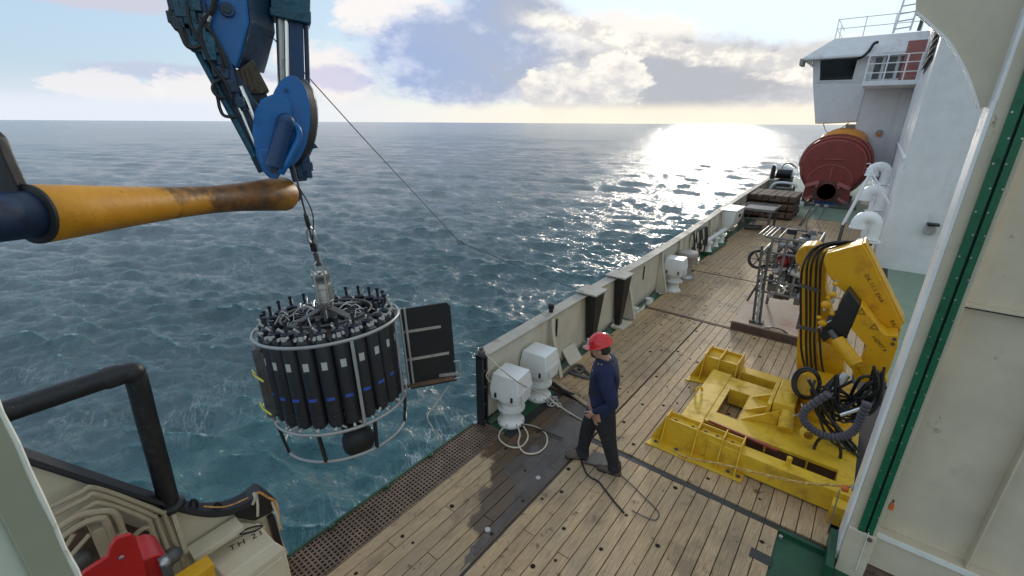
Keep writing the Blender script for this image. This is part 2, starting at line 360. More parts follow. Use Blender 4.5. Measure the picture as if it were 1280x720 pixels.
def plank_mat():
    m = bpy.data.materials.new('weathered_deck_timber'); m.use_nodes = True
    g = NT(m.node_tree); bs = g.n['Principled BSDF']
    P = g.node('ShaderNodeNewGeometry').outputs['Position']; x, y, z = g.sep(P)
    rnd = g.node('ShaderNodeObjectInfo').outputs['Random']
    cell = g.node('ShaderNodeTexWhiteNoise', noise_dimensions='1D'); g.put(cell.inputs['W'], g.m('FLOOR', g.m('DIVIDE', x, .14)))
    gr = g.noise(g.mapping(P, (26, 1.6, 1)), 3, 6, .65, .4)
    big = g.noise(P, .9, 5, .6); spots = g.noise(g.mapping(P, loc=(4, 2, 0)), 5.5, 6, .7)
    c = g.mix(g.ramp(gr, .25, .75), (.31, .198, .104), (.58, .400, .222))
    t = g.m('ADD', .80, g.m('ADD', g.m('MULTIPLY', rnd, .25), g.m('MULTIPLY', cell.outputs[0], .2)))
    c = g.mix(1.0, c, g.comb(t, t, t), 'MULTIPLY')
    c = g.mix(g.ramp(big, .42, .72, 0, .55), c, (.30, .235, .165))
    c = g.mix(g.ramp(g.noise(g.mapping(P, (1, .8, 1), loc=(8, 1, 2)), 2.2, 5, .6), .54, .70, 0, .6), c, (.17, .12, .075))   # old scuffs
    c = g.mix(g.ramp(spots, .585, .68, 0, .8), c, (.060, .038, .024))
    big2 = g.noise(g.mapping(P, (1, .6, 1), loc=(1.7, 5, 0)), .75, 6, .68)
    c = g.mix(g.ramp(big2, .57, .71, 0, .45), c, (.12, .078, .048))
    wet = g.m('SUBTRACT', y, g.m('SUBTRACT', 3.55, g.m('MULTIPLY', g.m('ADD', x, 3.2), 1.35)))
    wet = g.m('ADD', wet, g.m('MULTIPLY', g.m('SUBTRACT', g.noise(P, 2.6, 5, .6), .5), 1.5))
    wet = g.m('MULTIPLY', g.ramp(wet, -.05, .12), g.m('MULTIPLY', g.ramp(x, -2.235, -2.26), g.ramp(y, 5.6, 5.2)))
    c = g.mix(g.m('MULTIPLY', wet, .84), c, (.040, .018, .010))
    g.l.new(c, bs.inputs['Base Color'])
    g.l.new(g.ramp(wet, 0, 1, .62, .34), bs.inputs['Roughness'])
    b = g.node('ShaderNodeBump'); b.inputs['Strength'].default_value = .35; b.inputs['Distance'].default_value = .006
    g.l.new(gr, b.inputs['Height']); g.l.new(b.outputs[0], bs.inputs['Normal'])
    return m
mt['plank'] = plank_mat()

def lettering(body, size, m, parent, M_, space=1.15):
    cu = bpy.data.curves.new('lettering', 'FONT'); cu.body = body; cu.size = size; cu.extrude = .0006; cu.space_character = space
    tmp = bpy.data.objects.new('tmp', cu); COL.objects.link(tmp)
    me = bpy.data.meshes.new_from_object(tmp.evaluated_get(bpy.context.evaluated_depsgraph_get())); bpy.data.objects.remove(tmp)
    me.name = 'lettering'; me.materials.clear(); me.materials.append(m)
    o = bpy.data.objects.new('lettering', me); COL.objects.link(o); o.parent = parent; o.matrix_basis = M_
    return o

# ================================================================== sea
SEA = -3.0
def build_sea():
    a1 = np.linspace(rad(-104), rad(22), 880)
    a2 = np.linspace(rad(22), rad(256), 70)[1:-1]
    az = np.concatenate([a1, a2]); na = len(az)
    r = [2.2]
    while r[-1] < 420: r.append(r[-1]+min(.0088*r[-1], max(.05, .0002*r[-1]**2)))
    while r[-1] < 30000: r.append(r[-1]*1.09)
    r = np.array(r); nr = len(r)
    A, R = np.meshgrid(az, r)
    X = R*np.sin(A); Y = R*np.cos(A)
    dr = np.gradient(r)[:, None]*np.ones((1, na)); da = np.gradient(az)[None, :]*R
    sp = np.maximum(dr, da)
    Zs = np.zeros_like(X); DX = np.zeros_like(X); DY = np.zeros_like(X); J = np.zeros_like(X)
    main = rad(158)
    L = np.geomspace(.34, 24, 96)
    for i, l in enumerate(L):
        k = 2*math.pi/l
        th = main + RNG.normal(0, .30 if l > 4 else .55)
        kx, ky = k*math.sin(th), k*math.cos(th)
        amp = .0112*l**.64*math.exp(-(l/11)**2)*(.5+1.0*RNG.random())
        if l > 12: amp *= .8
        fade = np.clip((l/sp-2.0)/2.5, 0, 1)
        ph = kx*X+ky*Y+RNG.random()*6.283
        c, s_ = np.cos(ph), np.sin(ph)
        a_ = amp*fade
        Zs += a_*c; q = .75
        DX -= q*a_*math.sin(th)*s_; DY -= q*a_*math.cos(th)*s_
        J += q*a_*k*c
    co = np.stack([X+DX, Y+DY, SEA+Zs], -1).reshape(-1, 3)
    i, j = np.meshgrid(np.arange(nr-1), np.arange(na), indexing='ij'); j2 = (j+1) % na
    fa = np.stack([i*na+j, i*na+j2, (i+1)*na+j2, (i+1)*na+j], -1).reshape(-1, 4)
    me = bpy.data.meshes.new('sea')
    me.vertices.add(len(co)); me.vertices.foreach_set('co', co.astype(np.float32).ravel())
    me.loops.add(fa.size); me.loops.foreach_set('vertex_index', fa[:, ::-1].astype(np.int32).ravel())
    me.polygons.add(len(fa)); me.polygons.foreach_set('loop_start', np.arange(0, fa.size, 4, dtype=np.int32))
    me.polygons.foreach_set('loop_total', np.full(len(fa), 4, dtype=np.int32))
    me.polygons.foreach_set('use_smooth', np.ones(len(fa), bool)); me.update()
    at = me.attributes.new('crest', 'FLOAT', 'POINT'); at.data.foreach_set('value', J.astype(np.float32).ravel())
    o = bpy.data.objects.new('sea', me); COL.objects.link(o); structure(o)
    m = bpy.data.materials.new('sea_water'); m.use_nodes = True
    g = NT(m.node_tree); bs = g.n['Principled BSDF']
    P = g.node('ShaderNodeNewGeometry').outputs['Position']; x, y, z = g.sep(P)
    dist = g.m('SQRT', g.m('ADD', g.m('MULTIPLY', x, x), g.m('MULTIPLY', y, y)))
    cr = g.node('ShaderNodeAttribute', attribute_name='crest').outputs['Fac']
    hull = g.m('SUBTRACT', -3.7, x)                              # metres out from the ship's side
    near = g.ramp(hull, 13, .5)
    # aerated teal water by the hull and in thin crests, open water painted paler with distance
    deep = g.mix(g.ramp(dist, 8, 90), (.075, .132, .148), (.21, .225, .24))  # distance ramp puts sky reflection and haze into the base colour
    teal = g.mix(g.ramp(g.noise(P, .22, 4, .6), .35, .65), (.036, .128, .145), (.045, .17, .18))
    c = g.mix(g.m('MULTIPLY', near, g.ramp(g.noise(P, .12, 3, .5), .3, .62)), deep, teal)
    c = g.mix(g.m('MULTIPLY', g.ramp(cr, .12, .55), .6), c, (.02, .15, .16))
    # foam: lacy streaks dragged along the wind, denser near the ship
    fv = g.mapping(P, (1, 1, .3), rot=(0, 0, rad(25)))
    fv = g.mapping(fv, (.38, 1.6, 1))
    warp = g.noise(fv, .9, 4, .6)
    wv = g.node('ShaderNodeVectorMath', operation='MULTIPLY_ADD'); nz = g.node('ShaderNodeTexNoise'); g.put(nz.inputs['Vector'], fv); g.put(nz.inputs['Scale'], 1.1); g.put(nz.inputs['Detail'], 5)
    g.put(wv.inputs[0], nz.outputs['Color']); wv.inputs[1].default_value = (1.6, 1.6, 1.6); g.put(wv.inputs[2], fv)
    vo = g.node('ShaderNodeTexVoronoi', feature='DISTANCE_TO_EDGE'); g.put(vo.inputs['Vector'], wv.outputs[0]); g.put(vo.inputs['Scale'], 1.3)
    lace = g.m('MULTIPLY', g.ramp(vo.outputs['Distance'], .05, .0), .8)
    vo2 = g.node('ShaderNodeTexVoronoi', feature='DISTANCE_TO_EDGE'); g.put(vo2.inputs['Vector'], wv.outputs[0]); g.put(vo2.inputs['Scale'], 4.2)
    lace = g.m('MAXIMUM', lace, g.m('MULTIPLY', g.ramp(vo2.outputs['Distance'], .10, .0), .35))
    patch = g.ramp(g.m('ADD', g.noise(P, .20, 5, .62), g.m('MULTIPLY', g.ramp(hull, 5.5, .3), .24)), .53, .68)
    patch = g.m('MULTIPLY', patch, g.ramp(dist, 45, 12))
    fine = g.ramp(g.noise(fv, 14, 4, .7), .35, .6)
    foam = g.m('MULTIPLY', g.m('MULTIPLY', lace, patch), g.m('ADD', .35, g.m('MULTIPLY', fine, .65)))
    crestf = g.m('MULTIPLY', g.ramp(cr, .52, .80), g.m('MULTIPLY', g.ramp(g.noise(P, 3.2, 6, .7), .42, .60), .9))
    foam = g.m('MINIMUM', g.m('MAXIMUM', foam, crestf), 1.0)
    c = g.mix(g.m('MULTIPLY', foam, .9), c, (.62, .69, .71))
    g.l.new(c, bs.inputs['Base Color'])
    g.l.new(g.m('MAXIMUM', g.ramp(dist, 10, 200, .08, .18), g.m('MULTIPLY', foam, .6)), bs.inputs['Roughness'])
    bs.inputs['IOR'].default_value = 1.45
    rip = g.m('ADD', g.noise(g.mapping(P, (1, 1.0, 1), rot=(0, 0, rad(25))), 2.2, 7, .68, .3), g.m('MULTIPLY', g.noise(g.mapping(P, (.7, 1.5, 1), rot=(0, 0, rad(-25))), .75, 4, .6), 1.7))
    b = g.node('ShaderNodeBump'); g.put(b.inputs['Strength'], .8); b.inputs['Distance'].default_value = .26
    g.l.new(g.m('ADD', rip, g.m('MULTIPLY', foam, .15)), b.inputs['Height']); g.l.new(b.outputs[0], bs.inputs['Normal'])
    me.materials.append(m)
build_sea()

# ================================================================== ship's setting: hull, deck, planks
def xb(Y):   # inner face of the bulwark
    return float(np.interp(Y, [0, 4, 7, 10, 13, 20, 34, 40], [-3.60, -3.60, -3.67, -3.70, -3.84, -4.26, -4.92, -5.2]))
b = MB()
ys = [-4, 0, 4, 7, 10, 13, 20, 34, 42]
b.loft([[(xb(y)-.10, y, -.06), (xb(y)-.10, y, -4.2), (9, y, -4.2), (9, y, -.06)] for y in ys])
structure(b.build('ship_hull', mt['blackhull'], smooth=10))
structure(MB().box(.9, 9, 5.2, 40, -.055, -.03).build('side_deck', mt['palegreendeck']))
deck = MB().box(-3.68, .9, -1.5, 9.5, -.055, -.028).box(-3.68, .9, 9.5, 24.2, -.056, -.028).build('deck', mt['deckbase']); structure(deck)
# a strip of bare steel deck under the outboard side
g_ = MB()
for y0, y1 in zip(ys[2:-1], ys[3:]):
    g_.add([(xb(y0)-.02, y0, -.024), (-3.48, y0, -.024), (-3.48, y1, -.024), (xb(y1)-.02, y1, -.024)], [(0, 1, 2, 3)])
g_.add([(-3.5, 3.95, -.024), (-3.24, 3.95, -.024), (-3.24, 5.25, -.024), (-3.5, 5.25, -.024)], [(0, 1, 2, 3)])
structure(g_.build('waterway', mt['green']))
fd = MB().box(-5.3, .9, 24.2, 42, -.055, .0).build('foredeck', mt['palegreendeck']); structure(fd)
gp = MB().box(.0, .95, -1.0, 4.50, -.05, -.022).build('green_deck_patch', mt['green'], bevel=.004); structure(gp)

plank_mesh_cache = {}
def plank(x0, y0, y1, wd=.132, th=.028):
    L = round(y1-y0, 2); key = (L, wd)
    if key not in plank_mesh_cache:
        o = MB().box(-wd/2, wd/2, 0, L, -th, 0).build('plank', mt['plank'], deck, bevel=.004)
        plank_mesh_cache[key] = o
    else:
        o = link_copy(plank_mesh_cache[key], deck)
    o.location = (x0, y0, RNG.uniform(-.0015, .0015))
    return o
PW = .14
# outboard hatch section beside the grating
for i in range(7):
    xc = -3.155+i*PW
    cut = round(1.2+((i*37) % 11)*.17, 2)
    if i < 1: plank(xc, .3, 3.9)
    else:
        plank(xc, .2, cut); plank(xc, cut+.006, 5.22)
# inboard aft section
for i in range(16):
    xc = -2.15+i*PW
    if i % 3 == 1: plank(xc, .2, 2.86); plank(xc, 2.866, 4.52)
    else: plank(xc, .2, 4.52)
# section forward of the cross seam
for i in range(19):
    xc = -2.15+i*PW
    c = [6.3, 7.9, 9.44][i % 3]
    plank(xc, 4.62, min(c, 9.44))
    if c < 9.4: plank(xc, c+.006, 9.44)
for i in range(9):
    xc = -3.43+i*PW
    c = [7.2, 9.44, 8.3][i % 3]
    plank(xc, 5.3, min(c, 9.44))
    if c < 9.4: plank(xc, c+.006, 9.44)
far = MB()
for y0, y1, n, xs in ((9.56, 13.0, 29, -3.44), (13.08, 17.5, 30, -3.62), (17.51, 24.15, 31, -3.72)):
    for i in range(n):
        xc = xs+i*PW; z = RNG.uniform(-.0015, .0015)
        far.box(xc-.066, xc+.066, y0, y1, -.028, z)
stuff(far.build('plank_field', mt['plank'], deck))
# raised seam battens across the deck
sb = MB().box(-3.5, .5, 9.455, 9.55, -.028, .006).box(-3.7, .5, 13.01, 13.07, -.028, .004)
sb.build('seam_plate', mt['rust'], deck, bevel=.003)
MB().box(-2.26, .42, 4.535, 4.605, -.028, -.012).box(-2.262, -2.225, .2, 4.53, -.028, -.014).build('seam_channel', mt['wetdark'], deck)
# fastening plugs in the planks
pg = MB()
for i in range(38):
    for j in range(0, 44):
        x = -3.43+i*PW+RNG.uniform(-.02, .02); y = .9+j*.56+(i % 4)*.19+RNG.uniform(-.03, .03)
        if x > .35 or y > 19: continue
        if RNG.random() < .6 or (x < -3.1 and y < 5.3): continue
        if 4.45 < y < 4.7 or 9.4 < y < 9.6: continue
        if x > -.05 and y < 4.7: continue
        r_ = RNG.uniform(.016, .030)
        pg.lathe([(r_, 0), (r_*.85, .003), (r_*.5, .0032)], (x, y, .0008), n=8)
stuff(pg.build('deck_plug', mt['plug'], deck))
# pale disc fittings by the seam
for x, y in ((-2.37, 2.62), (-2.38, 3.55)):
    MB().lathe([(.030, 0), (.030, .006), (.020, .008), (.01, .006)], (x, y, .001), n=12).build('deck_socket', mt['label'], deck)
# odd plates let into the deck
MB().box(-.16, .03, 4.00, 4.13, -.02, .003).build('socket_plate', mt['wetdark'], deck, bevel=.004)

# standing water on the hatch section
pts = [GZ(x, y, 0) for x, y in ((748, 478), (735, 490), (718, 497), (705, 507), (690, 530), (672, 546), (660, 553), (655, 566), (640, 575), (630, 588), (641, 600), (643, 625), (634, 634), (622, 650), (606, 668), (592, 682), (584, 694), (576, 712))]
pts = [(p.x, min(p.y, 5.2), .0022) for p in pts]+[(-2.268, 2.1, .0022), (-2.268, 5.2, .0022)]
out = []
for i, p in enumerate(pts):
    out.append(p)
    if i < len(pts)-3:
        q = pts[i+1]
        for t in (.33, .66): out.append((p[0]+(q[0]-p[0])*t+RNG.uniform(-.03, .03), p[1]+(q[1]-p[1])*t+RNG.uniform(-.03, .03), .0022))
pm = bpy.data.materials.new('puddle_water'); pm.use_nodes = True
bs = pm.node_tree.nodes['Principled BSDF']; g = NT(pm.node_tree)
P = g.node('ShaderNodeNewGeometry').outputs['Position']
g.l.new(g.mix(g.ramp(g.noise(P, 3, 5, .6), .3, .7), (.10, .080, .070), (.17, .145, .135)), bs.inputs['Base Color'])
g.l.new(g.ramp(g.noise(P, 2.2, 5, .6), .35, .7, .06, .22), bs.inputs['Roughness'])
g.l.new(g.ramp(g.noise(P, 1.8, 5, .6), .35, .65, .22, .62), bs.inputs['Alpha'])
pu = MB().prism([V(p) for p in out], (0, 0, .0012)).build('puddle', pm, smooth=60); stuff(pu)

# ================================================================== deck-edge grating
def build_grating():
    t = thing('deck_grating', 'long brown perforated metal grating along the open deck edge above the sea', 'grating', (-3.46, 2.4, 0))
    m_ = mat('brown_grating', (.20, .135, .095), .55, .3, var=.3, dirt=(.07, .05, .04), dirt_scale=2.5, dirt_amt=.5, dirt2=(.40, .33, .27))
    bars = MB(); X0, X1, Y0, Y1 = -3.68, -3.235, .45, 3.93
    p = .046
    n = int((X1-X0)/p)
    for i in range(n+1): bars.box(X0+i*p-.0085, X0+i*p+.0085, Y0, Y1, -.024, -.002)
    k = int((Y1-Y0)/p)
    for j in range(k+1): bars.box(X0, X1, Y0+j*p-.0085, Y0+j*p+.0085, -.0235, -.0035)
    stuff(bars.build('mesh_bars', m_, t))
    MB().box(X1-.004, X1+.014, Y0, Y1+.005, -.026, .003).box(X0, X1, Y1-.01, Y1+.01, -.026, .001).build('frame', m_, t)
    e = MB().box(-3.715, -3.685, .4, 3.95, -.06, .012)
    e.build('edge_bar', mt['green'], t, bevel=.004)
    for y in (1.62, 2.32, 3.0, 3.84):
        o = MB().lathe([(.034, 0), (.034, .02), (.018, .026), (.012, .02)], (-3.672, y, .004), n=12).build('deck_socket', mt['green'] if y < 3.5 else mt['steel'], t)
build_grating()

# ================================================================== bulwark
def build_bulwark():
    t = thing('bulwark', 'long cream steel bulwark with flat grey cap rail running forward along the deck edge', 'bulwark', (-3.6, 4, 0))
    edges = [3.98, 5.55, 6.95, 8.15, 9.6, 11.3, 12.9, 14.6, 16.4, 18.3, 20.3, 22.5, 25, 28, 31, 34, 37]
    for y0, y1 in zip(edges[:-1], edges[1:]):
        a, c = xb(y0), xb(y1)
        pl = MB().add([(a, y0+.002, .10), (c, y1-.002, .10), (c, y1-.002, 1.06), (a, y0+.002, 1.06), (a-.012, y0+.002, .10), (c-.012, y1-.002, .10), (c-.012, y1-.002, 1.06), (a-.012, y0+.002, 1.06)],
            [(0, 1, 2, 3), (4, 7, 6, 5), (0, 4, 5, 1), (3, 2, 6, 7), (0, 3, 7, 4), (1, 5, 6, 2)])
        pl.build('plating', mt['bulwark'], t)
    sk = MB()
    for y0, y1 in zip(edges[:-1], edges[1:]):
        sk.add([(xb(y0)-.06, y0, -.3), (xb(y1)-.06, y1, -.3), (xb(y1)-.06, y1, .10), (xb(y0)-.06, y0, .10)], [(0, 1, 2, 3)])
    sk.build('sheer_strake', mt['bulwark'], t)
    for y0, y1 in zip(edges[:-1], edges[1:]):
        a, c = xb(y0), xb(y1); z0, z1 = 1.06, 1.085
        MB().add([(a+.07, y0, z0), (c+.07, y1-.004, z0), (c-.15, y1-.004, z0), (a-.15, y0, z0), (a+.07, y0, z1), (c+.07, y1-.004, z1), (c-.15, y1-.004, z1), (a-.15, y0, z1)],
            [(0, 3, 2, 1), (4, 5, 6, 7), (0, 1, 5, 4), (1, 2, 6, 5), (2, 3, 7, 6), (3, 0, 4, 7)]).build('cap_rail', mt['cap'], t, bevel=.006)
    # stays: cream triangular brackets on the inside face
    for y in (5.6, 8.62, 10.62, 12.1, 13.6, 15.6, 17.4, 19.3, 21.4, 23.8, 26.5, 29.5, 32.5):
        a = xb(y)
        MB().prism([(a, y, 1.04), (a+.05, y, 1.04), (a+.09, y, .7), (a+.27, y, .03), (a+.27, y, -.02), (a, y, -.02)], (0, .014, 0)).build('stay', mt['bulwark'], t)
        MB().prism([(a+.05, y-.03, 1.04), (a+.09, y-.03, .7), (a+.27, y-.03, .03), (a+.285, y-.03, .03), (a+.105, y-.03, .7), (a+.065, y-.03, 1.04)], (0, .075, 0)).build('stay_flange', mt['bulwark'], t)
    # black end frame with guide rollers
    MB().box(-3.66, -3.54, 3.86, 3.90, -.05, 1.08).box(-3.66, -3.54, 3.94, 3.975, -.05, 1.08).box(-3.66, -3.54, 3.86, 3.975, 1.05, 1.1).build('end_frame', mt['black'], t, bevel=.005)
    for z in (.05, .33, .61, .86):
        MB().cyl((-3.65, 3.92, z), (-3.55, 3.92, z), .018, n=8).build('guide_roller', mt['darksteel'], t)
    MB().lathe([(.05, 0), (.05, .05), (.03, .06), (.03, .1)], (-3.60, 3.92, 1.1), n=12).build('rail_socket', mt['darksteel'], t)
    # low scupper flap plates, tilted out of the bulwark foot
    for y in (6.05,):
        a = xb(y)
        MB().add([(a+.01, y, .26), (a+.01, y+.40, .26), (a+.2, y+.40, .0), (a+.2, y, .0), (a, y, .24), (a, y+.40, .24), (a+.19, y+.40, -.015), (a+.19, y, -.015)],
            [(0, 1, 2, 3), (4, 7, 6, 5), (0, 4, 5, 1), (3, 2, 6, 7), (0, 3, 7, 4), (1, 5, 6, 2)]).build('scupper_flap', mt['bulwark'], t)
    # dark slots and hooks on the plating
    for y in (5.8, 9.55):
        a = xb(y); MB().box(a+.001, a+.022, y, y+.04, .62, .94).build('hook', mt['black'], t, bevel=.006)
    return t
BUL = build_bulwark()
def deck_stub(y, label):
    a = xb(y)
    t = thing('vent_stub', label, 'pipe', (a+.1, y, 0), group='white pipe stubs at the bulwark foot')
    MB().lathe([(.06, -.03), (.05, .0), (.05, .09), (.075, .10), (.075, .13), (.03, .14)], (a+.13, y, 0), n=14).build('body', mt['white'], t)
for y_, l_ in ((9.0, 'small white pipe stub at the bulwark foot just past the farther black stanchion'), (9.75, 'small white pipe stub at the bulwark foot halfway to the farther winch cover'), (12.9, 'small white pipe stub at the bulwark foot beside the grey capstan')): deck_stub(y_, l_)
def stanchion(Y, label):
    a = xb(Y)
    t = thing('rail_stanchion', label, 'stanchion', (a, Y, 0), group='black wedge stanchions on the bulwark')
    w0, w1 = .17, .06
    A = [(a+.03, Y-w0, 1.10), (a+.24, Y-w0, 1.10), (a+.24, Y+w0, 1.10), (a+.03, Y+w0, 1.10)]
    B = [(a+.05, Y-w1, .0), (a+.16, Y-w1, .0), (a+.16, Y+w1, .0), (a+.05, Y+w1, .0)]
    MB().taper(B, A).build('post', mt['black'], t, bevel=.006)
    MB().box(a-.17, a+.27, Y-.23, Y+.23, 1.105, 1.135).build('top_plate', mt['cap'], t, bevel=.006)
    MB().box(a+.02, a+.3, Y-.16, Y+.3, -.022, .03).build('foot_plate', mt['bulwark'], t, bevel=.005)
stanchion(6.95, 'black wedge shaped stanchion with grey top plate, just past the man on the bulwark')
stanchion(8.15, 'black wedge shaped stanchion with grey top plate, the farther one up the bulwark')
def small_rail_post():
    Y = 5.72; a = xb(Y)
    tag(MB().lathe([(.035, 0), (.035, .05), (.05, .055), (.05, .13), (.03, .15)], (a-.05, Y, 1.086), n=12).build('rail_cleat', mt['black']), 'short black cleat standing on the bulwark cap rail behind the white covers', 'cleat')
small_rail_post()

# ------------------------------------------------------------------ covered winches by the bulwark
def covered_winch(x, y, s, label, rz, group='white covered winches along the bulwark'):
    t = thing('covered_winch', label, 'winch', (x, y, -.02), group=group)
    t.rotation_euler = (0, 0, rz); t.scale = (s, s, s); ORG[t.name] = V((0, 0, 0))
    MB().lathe([(.20, 0), (.205, .02), (.2, .05), (.165, .07), (.145, .11), (.14, .18), (.165, .23), (.205, .26), (.21, .29), (.17, .30)], n=28).build('drum', mt['white'], t)
    MB().lathe([(.15, .28), (.15, .36), (.19, .40), (.22, .46)], n=24).build('neck', mt['white'], t)
    # hexagon sided weather cover, wide at mid height
    def ring(h, sx, sy, ch): return [(-sx, -sy+ch, h), (-sx+ch, -sy, h), (sx-ch, -sy, h), (sx, -sy+ch, h), (sx, sy-ch, h), (sx-ch, sy, h), (-sx+ch, sy, h), (-sx, sy-ch, h)]
    MB().loft([ring(.40, .15, .14, .03), ring(.47, .235, .21, .03), ring(.62, .25, .22, .02), ring(.82, .215, .195, .012), ring(.86, .205, .185, .012)]).build('cover', mt['white'], t, smooth=12, bevel=.003)
    MB().box(-.15, -.12, -.235, -.2, .50, .58).box(.12, .15, -.235, -.2, .5, .58).build('latch', mt['black'], t, bevel=.004)
    for k in range(8):
        a = 6.283*k/8+.2; MB().lathe([(.014, 0), (.014, .012), (.008, .016)], (.186*math.cos(a), .186*math.sin(a), .045), n=6).build('bolt', mt['rust'], t)
    MB().box(.248, .262, -.12, .12, .46, .66).build('access_panel', mt['white'], t, bevel=.008)
    return t
covered_winch(-3.33, 4.22, .95, 'white boxy winch cover on flared drum nearest the open deck edge', rad(8))
covered_winch(-3.38, 4.98, .96, 'second white boxy winch cover tucked behind the nearest one', rad(4))
covered_winch(-3.44, 11.0, 1.03, 'white boxy winch cover farther up the bulwark beside a bare capstan', rad(4))
def bare_capstan():
    t = thing('capstan', 'grey round topped capstan drum behind the farther white winch cover', 'capstan', (-3.5, 12.1, -.02)); ORG[t.name] = V((0, 0, 0))
    MB().lathe([(.24, 0), (.24, .1), (.16, .16), (.15, .55), (.2, .66)], n=24).build('drum', mt['steel'], t)
    MB().lathe([(.25, .66), (.27, .70), (.27, .76), (.25, .79), (.1, .81)], n=24).build('head', mt['cap'], t)
bare_capstan()

# ================================================================== superstructure forward
XS = .55; YC = 17.0; YW = 32.0
def build_house():
    t = thing('deckhouse', 'white deckhouse with sunlit side wall and plain grey aft wall along the inboard side', 'deckhouse', (XS, YC, 0))
    MB().box(XS, 9, YC, YC+.2, -.05, 11).build('aft_wall', mt['greywhite'], t)
    MB().box(XS, XS+.2, YC+.2, 40, -.05, 8.8).build('side_wall', mt['clean_white'], t)
    MB().box(XS+.2, 9, YC+.2, 40, 8.5, 8.8).build('roof', mt['greywhite'], t)
    # ventilation louvre high on the side wall near the corner
    lv = MB().box(XS-.03, XS, 18.2, 22.6, 5.7, 8.3).build('louvre', mt['darksteel'], t)
    for k in range(13):
        z = 5.75+k*.195
        MB().add([(XS-.03, 18.2, z+.12), (XS-.13, 18.2, z), (XS-.13, 22.6, z), (XS-.03, 22.6, z+.12), (XS-.03, 18.2, z+.14), (XS-.13, 18.2, z+.02), (XS-.13, 22.6, z+.02), (XS-.03, 22.6, z+.14)],
                 [(0, 1, 2, 3), (4, 7, 6, 5), (0, 4, 5, 1), (1, 5, 6, 2), (2, 6, 7, 3), (3, 7, 4, 0)]).build('louvre_blade', mt['clean_white'], lv)
    p = GY(1162, 287, YC-.01); lp = MB().cyl((p.x, YC-.001, p.z), (p.x, YC-.18, p.z), .13, n=16).build('wall_lamp', mt['steel'], t, bevel=.01)
    MB().box(p.x-.1, p.x+.16, YC-.26, YC-.002, p.z+.14, p.z+.2).build('lamp_hood', mt['black'], lp, bevel=.01)
    for y in (20.2, 24.0, 28.0):
        MB().box(XS-.012, XS, y-.02, y+.02, 0, 8.8).build('weld_seam', mt['clean_white'], t)
    MB().box(XS-.05, XS, YC, 40, 3.1, 3.16).build('rubbing_strip', mt['clean_white'], t)
build_house()

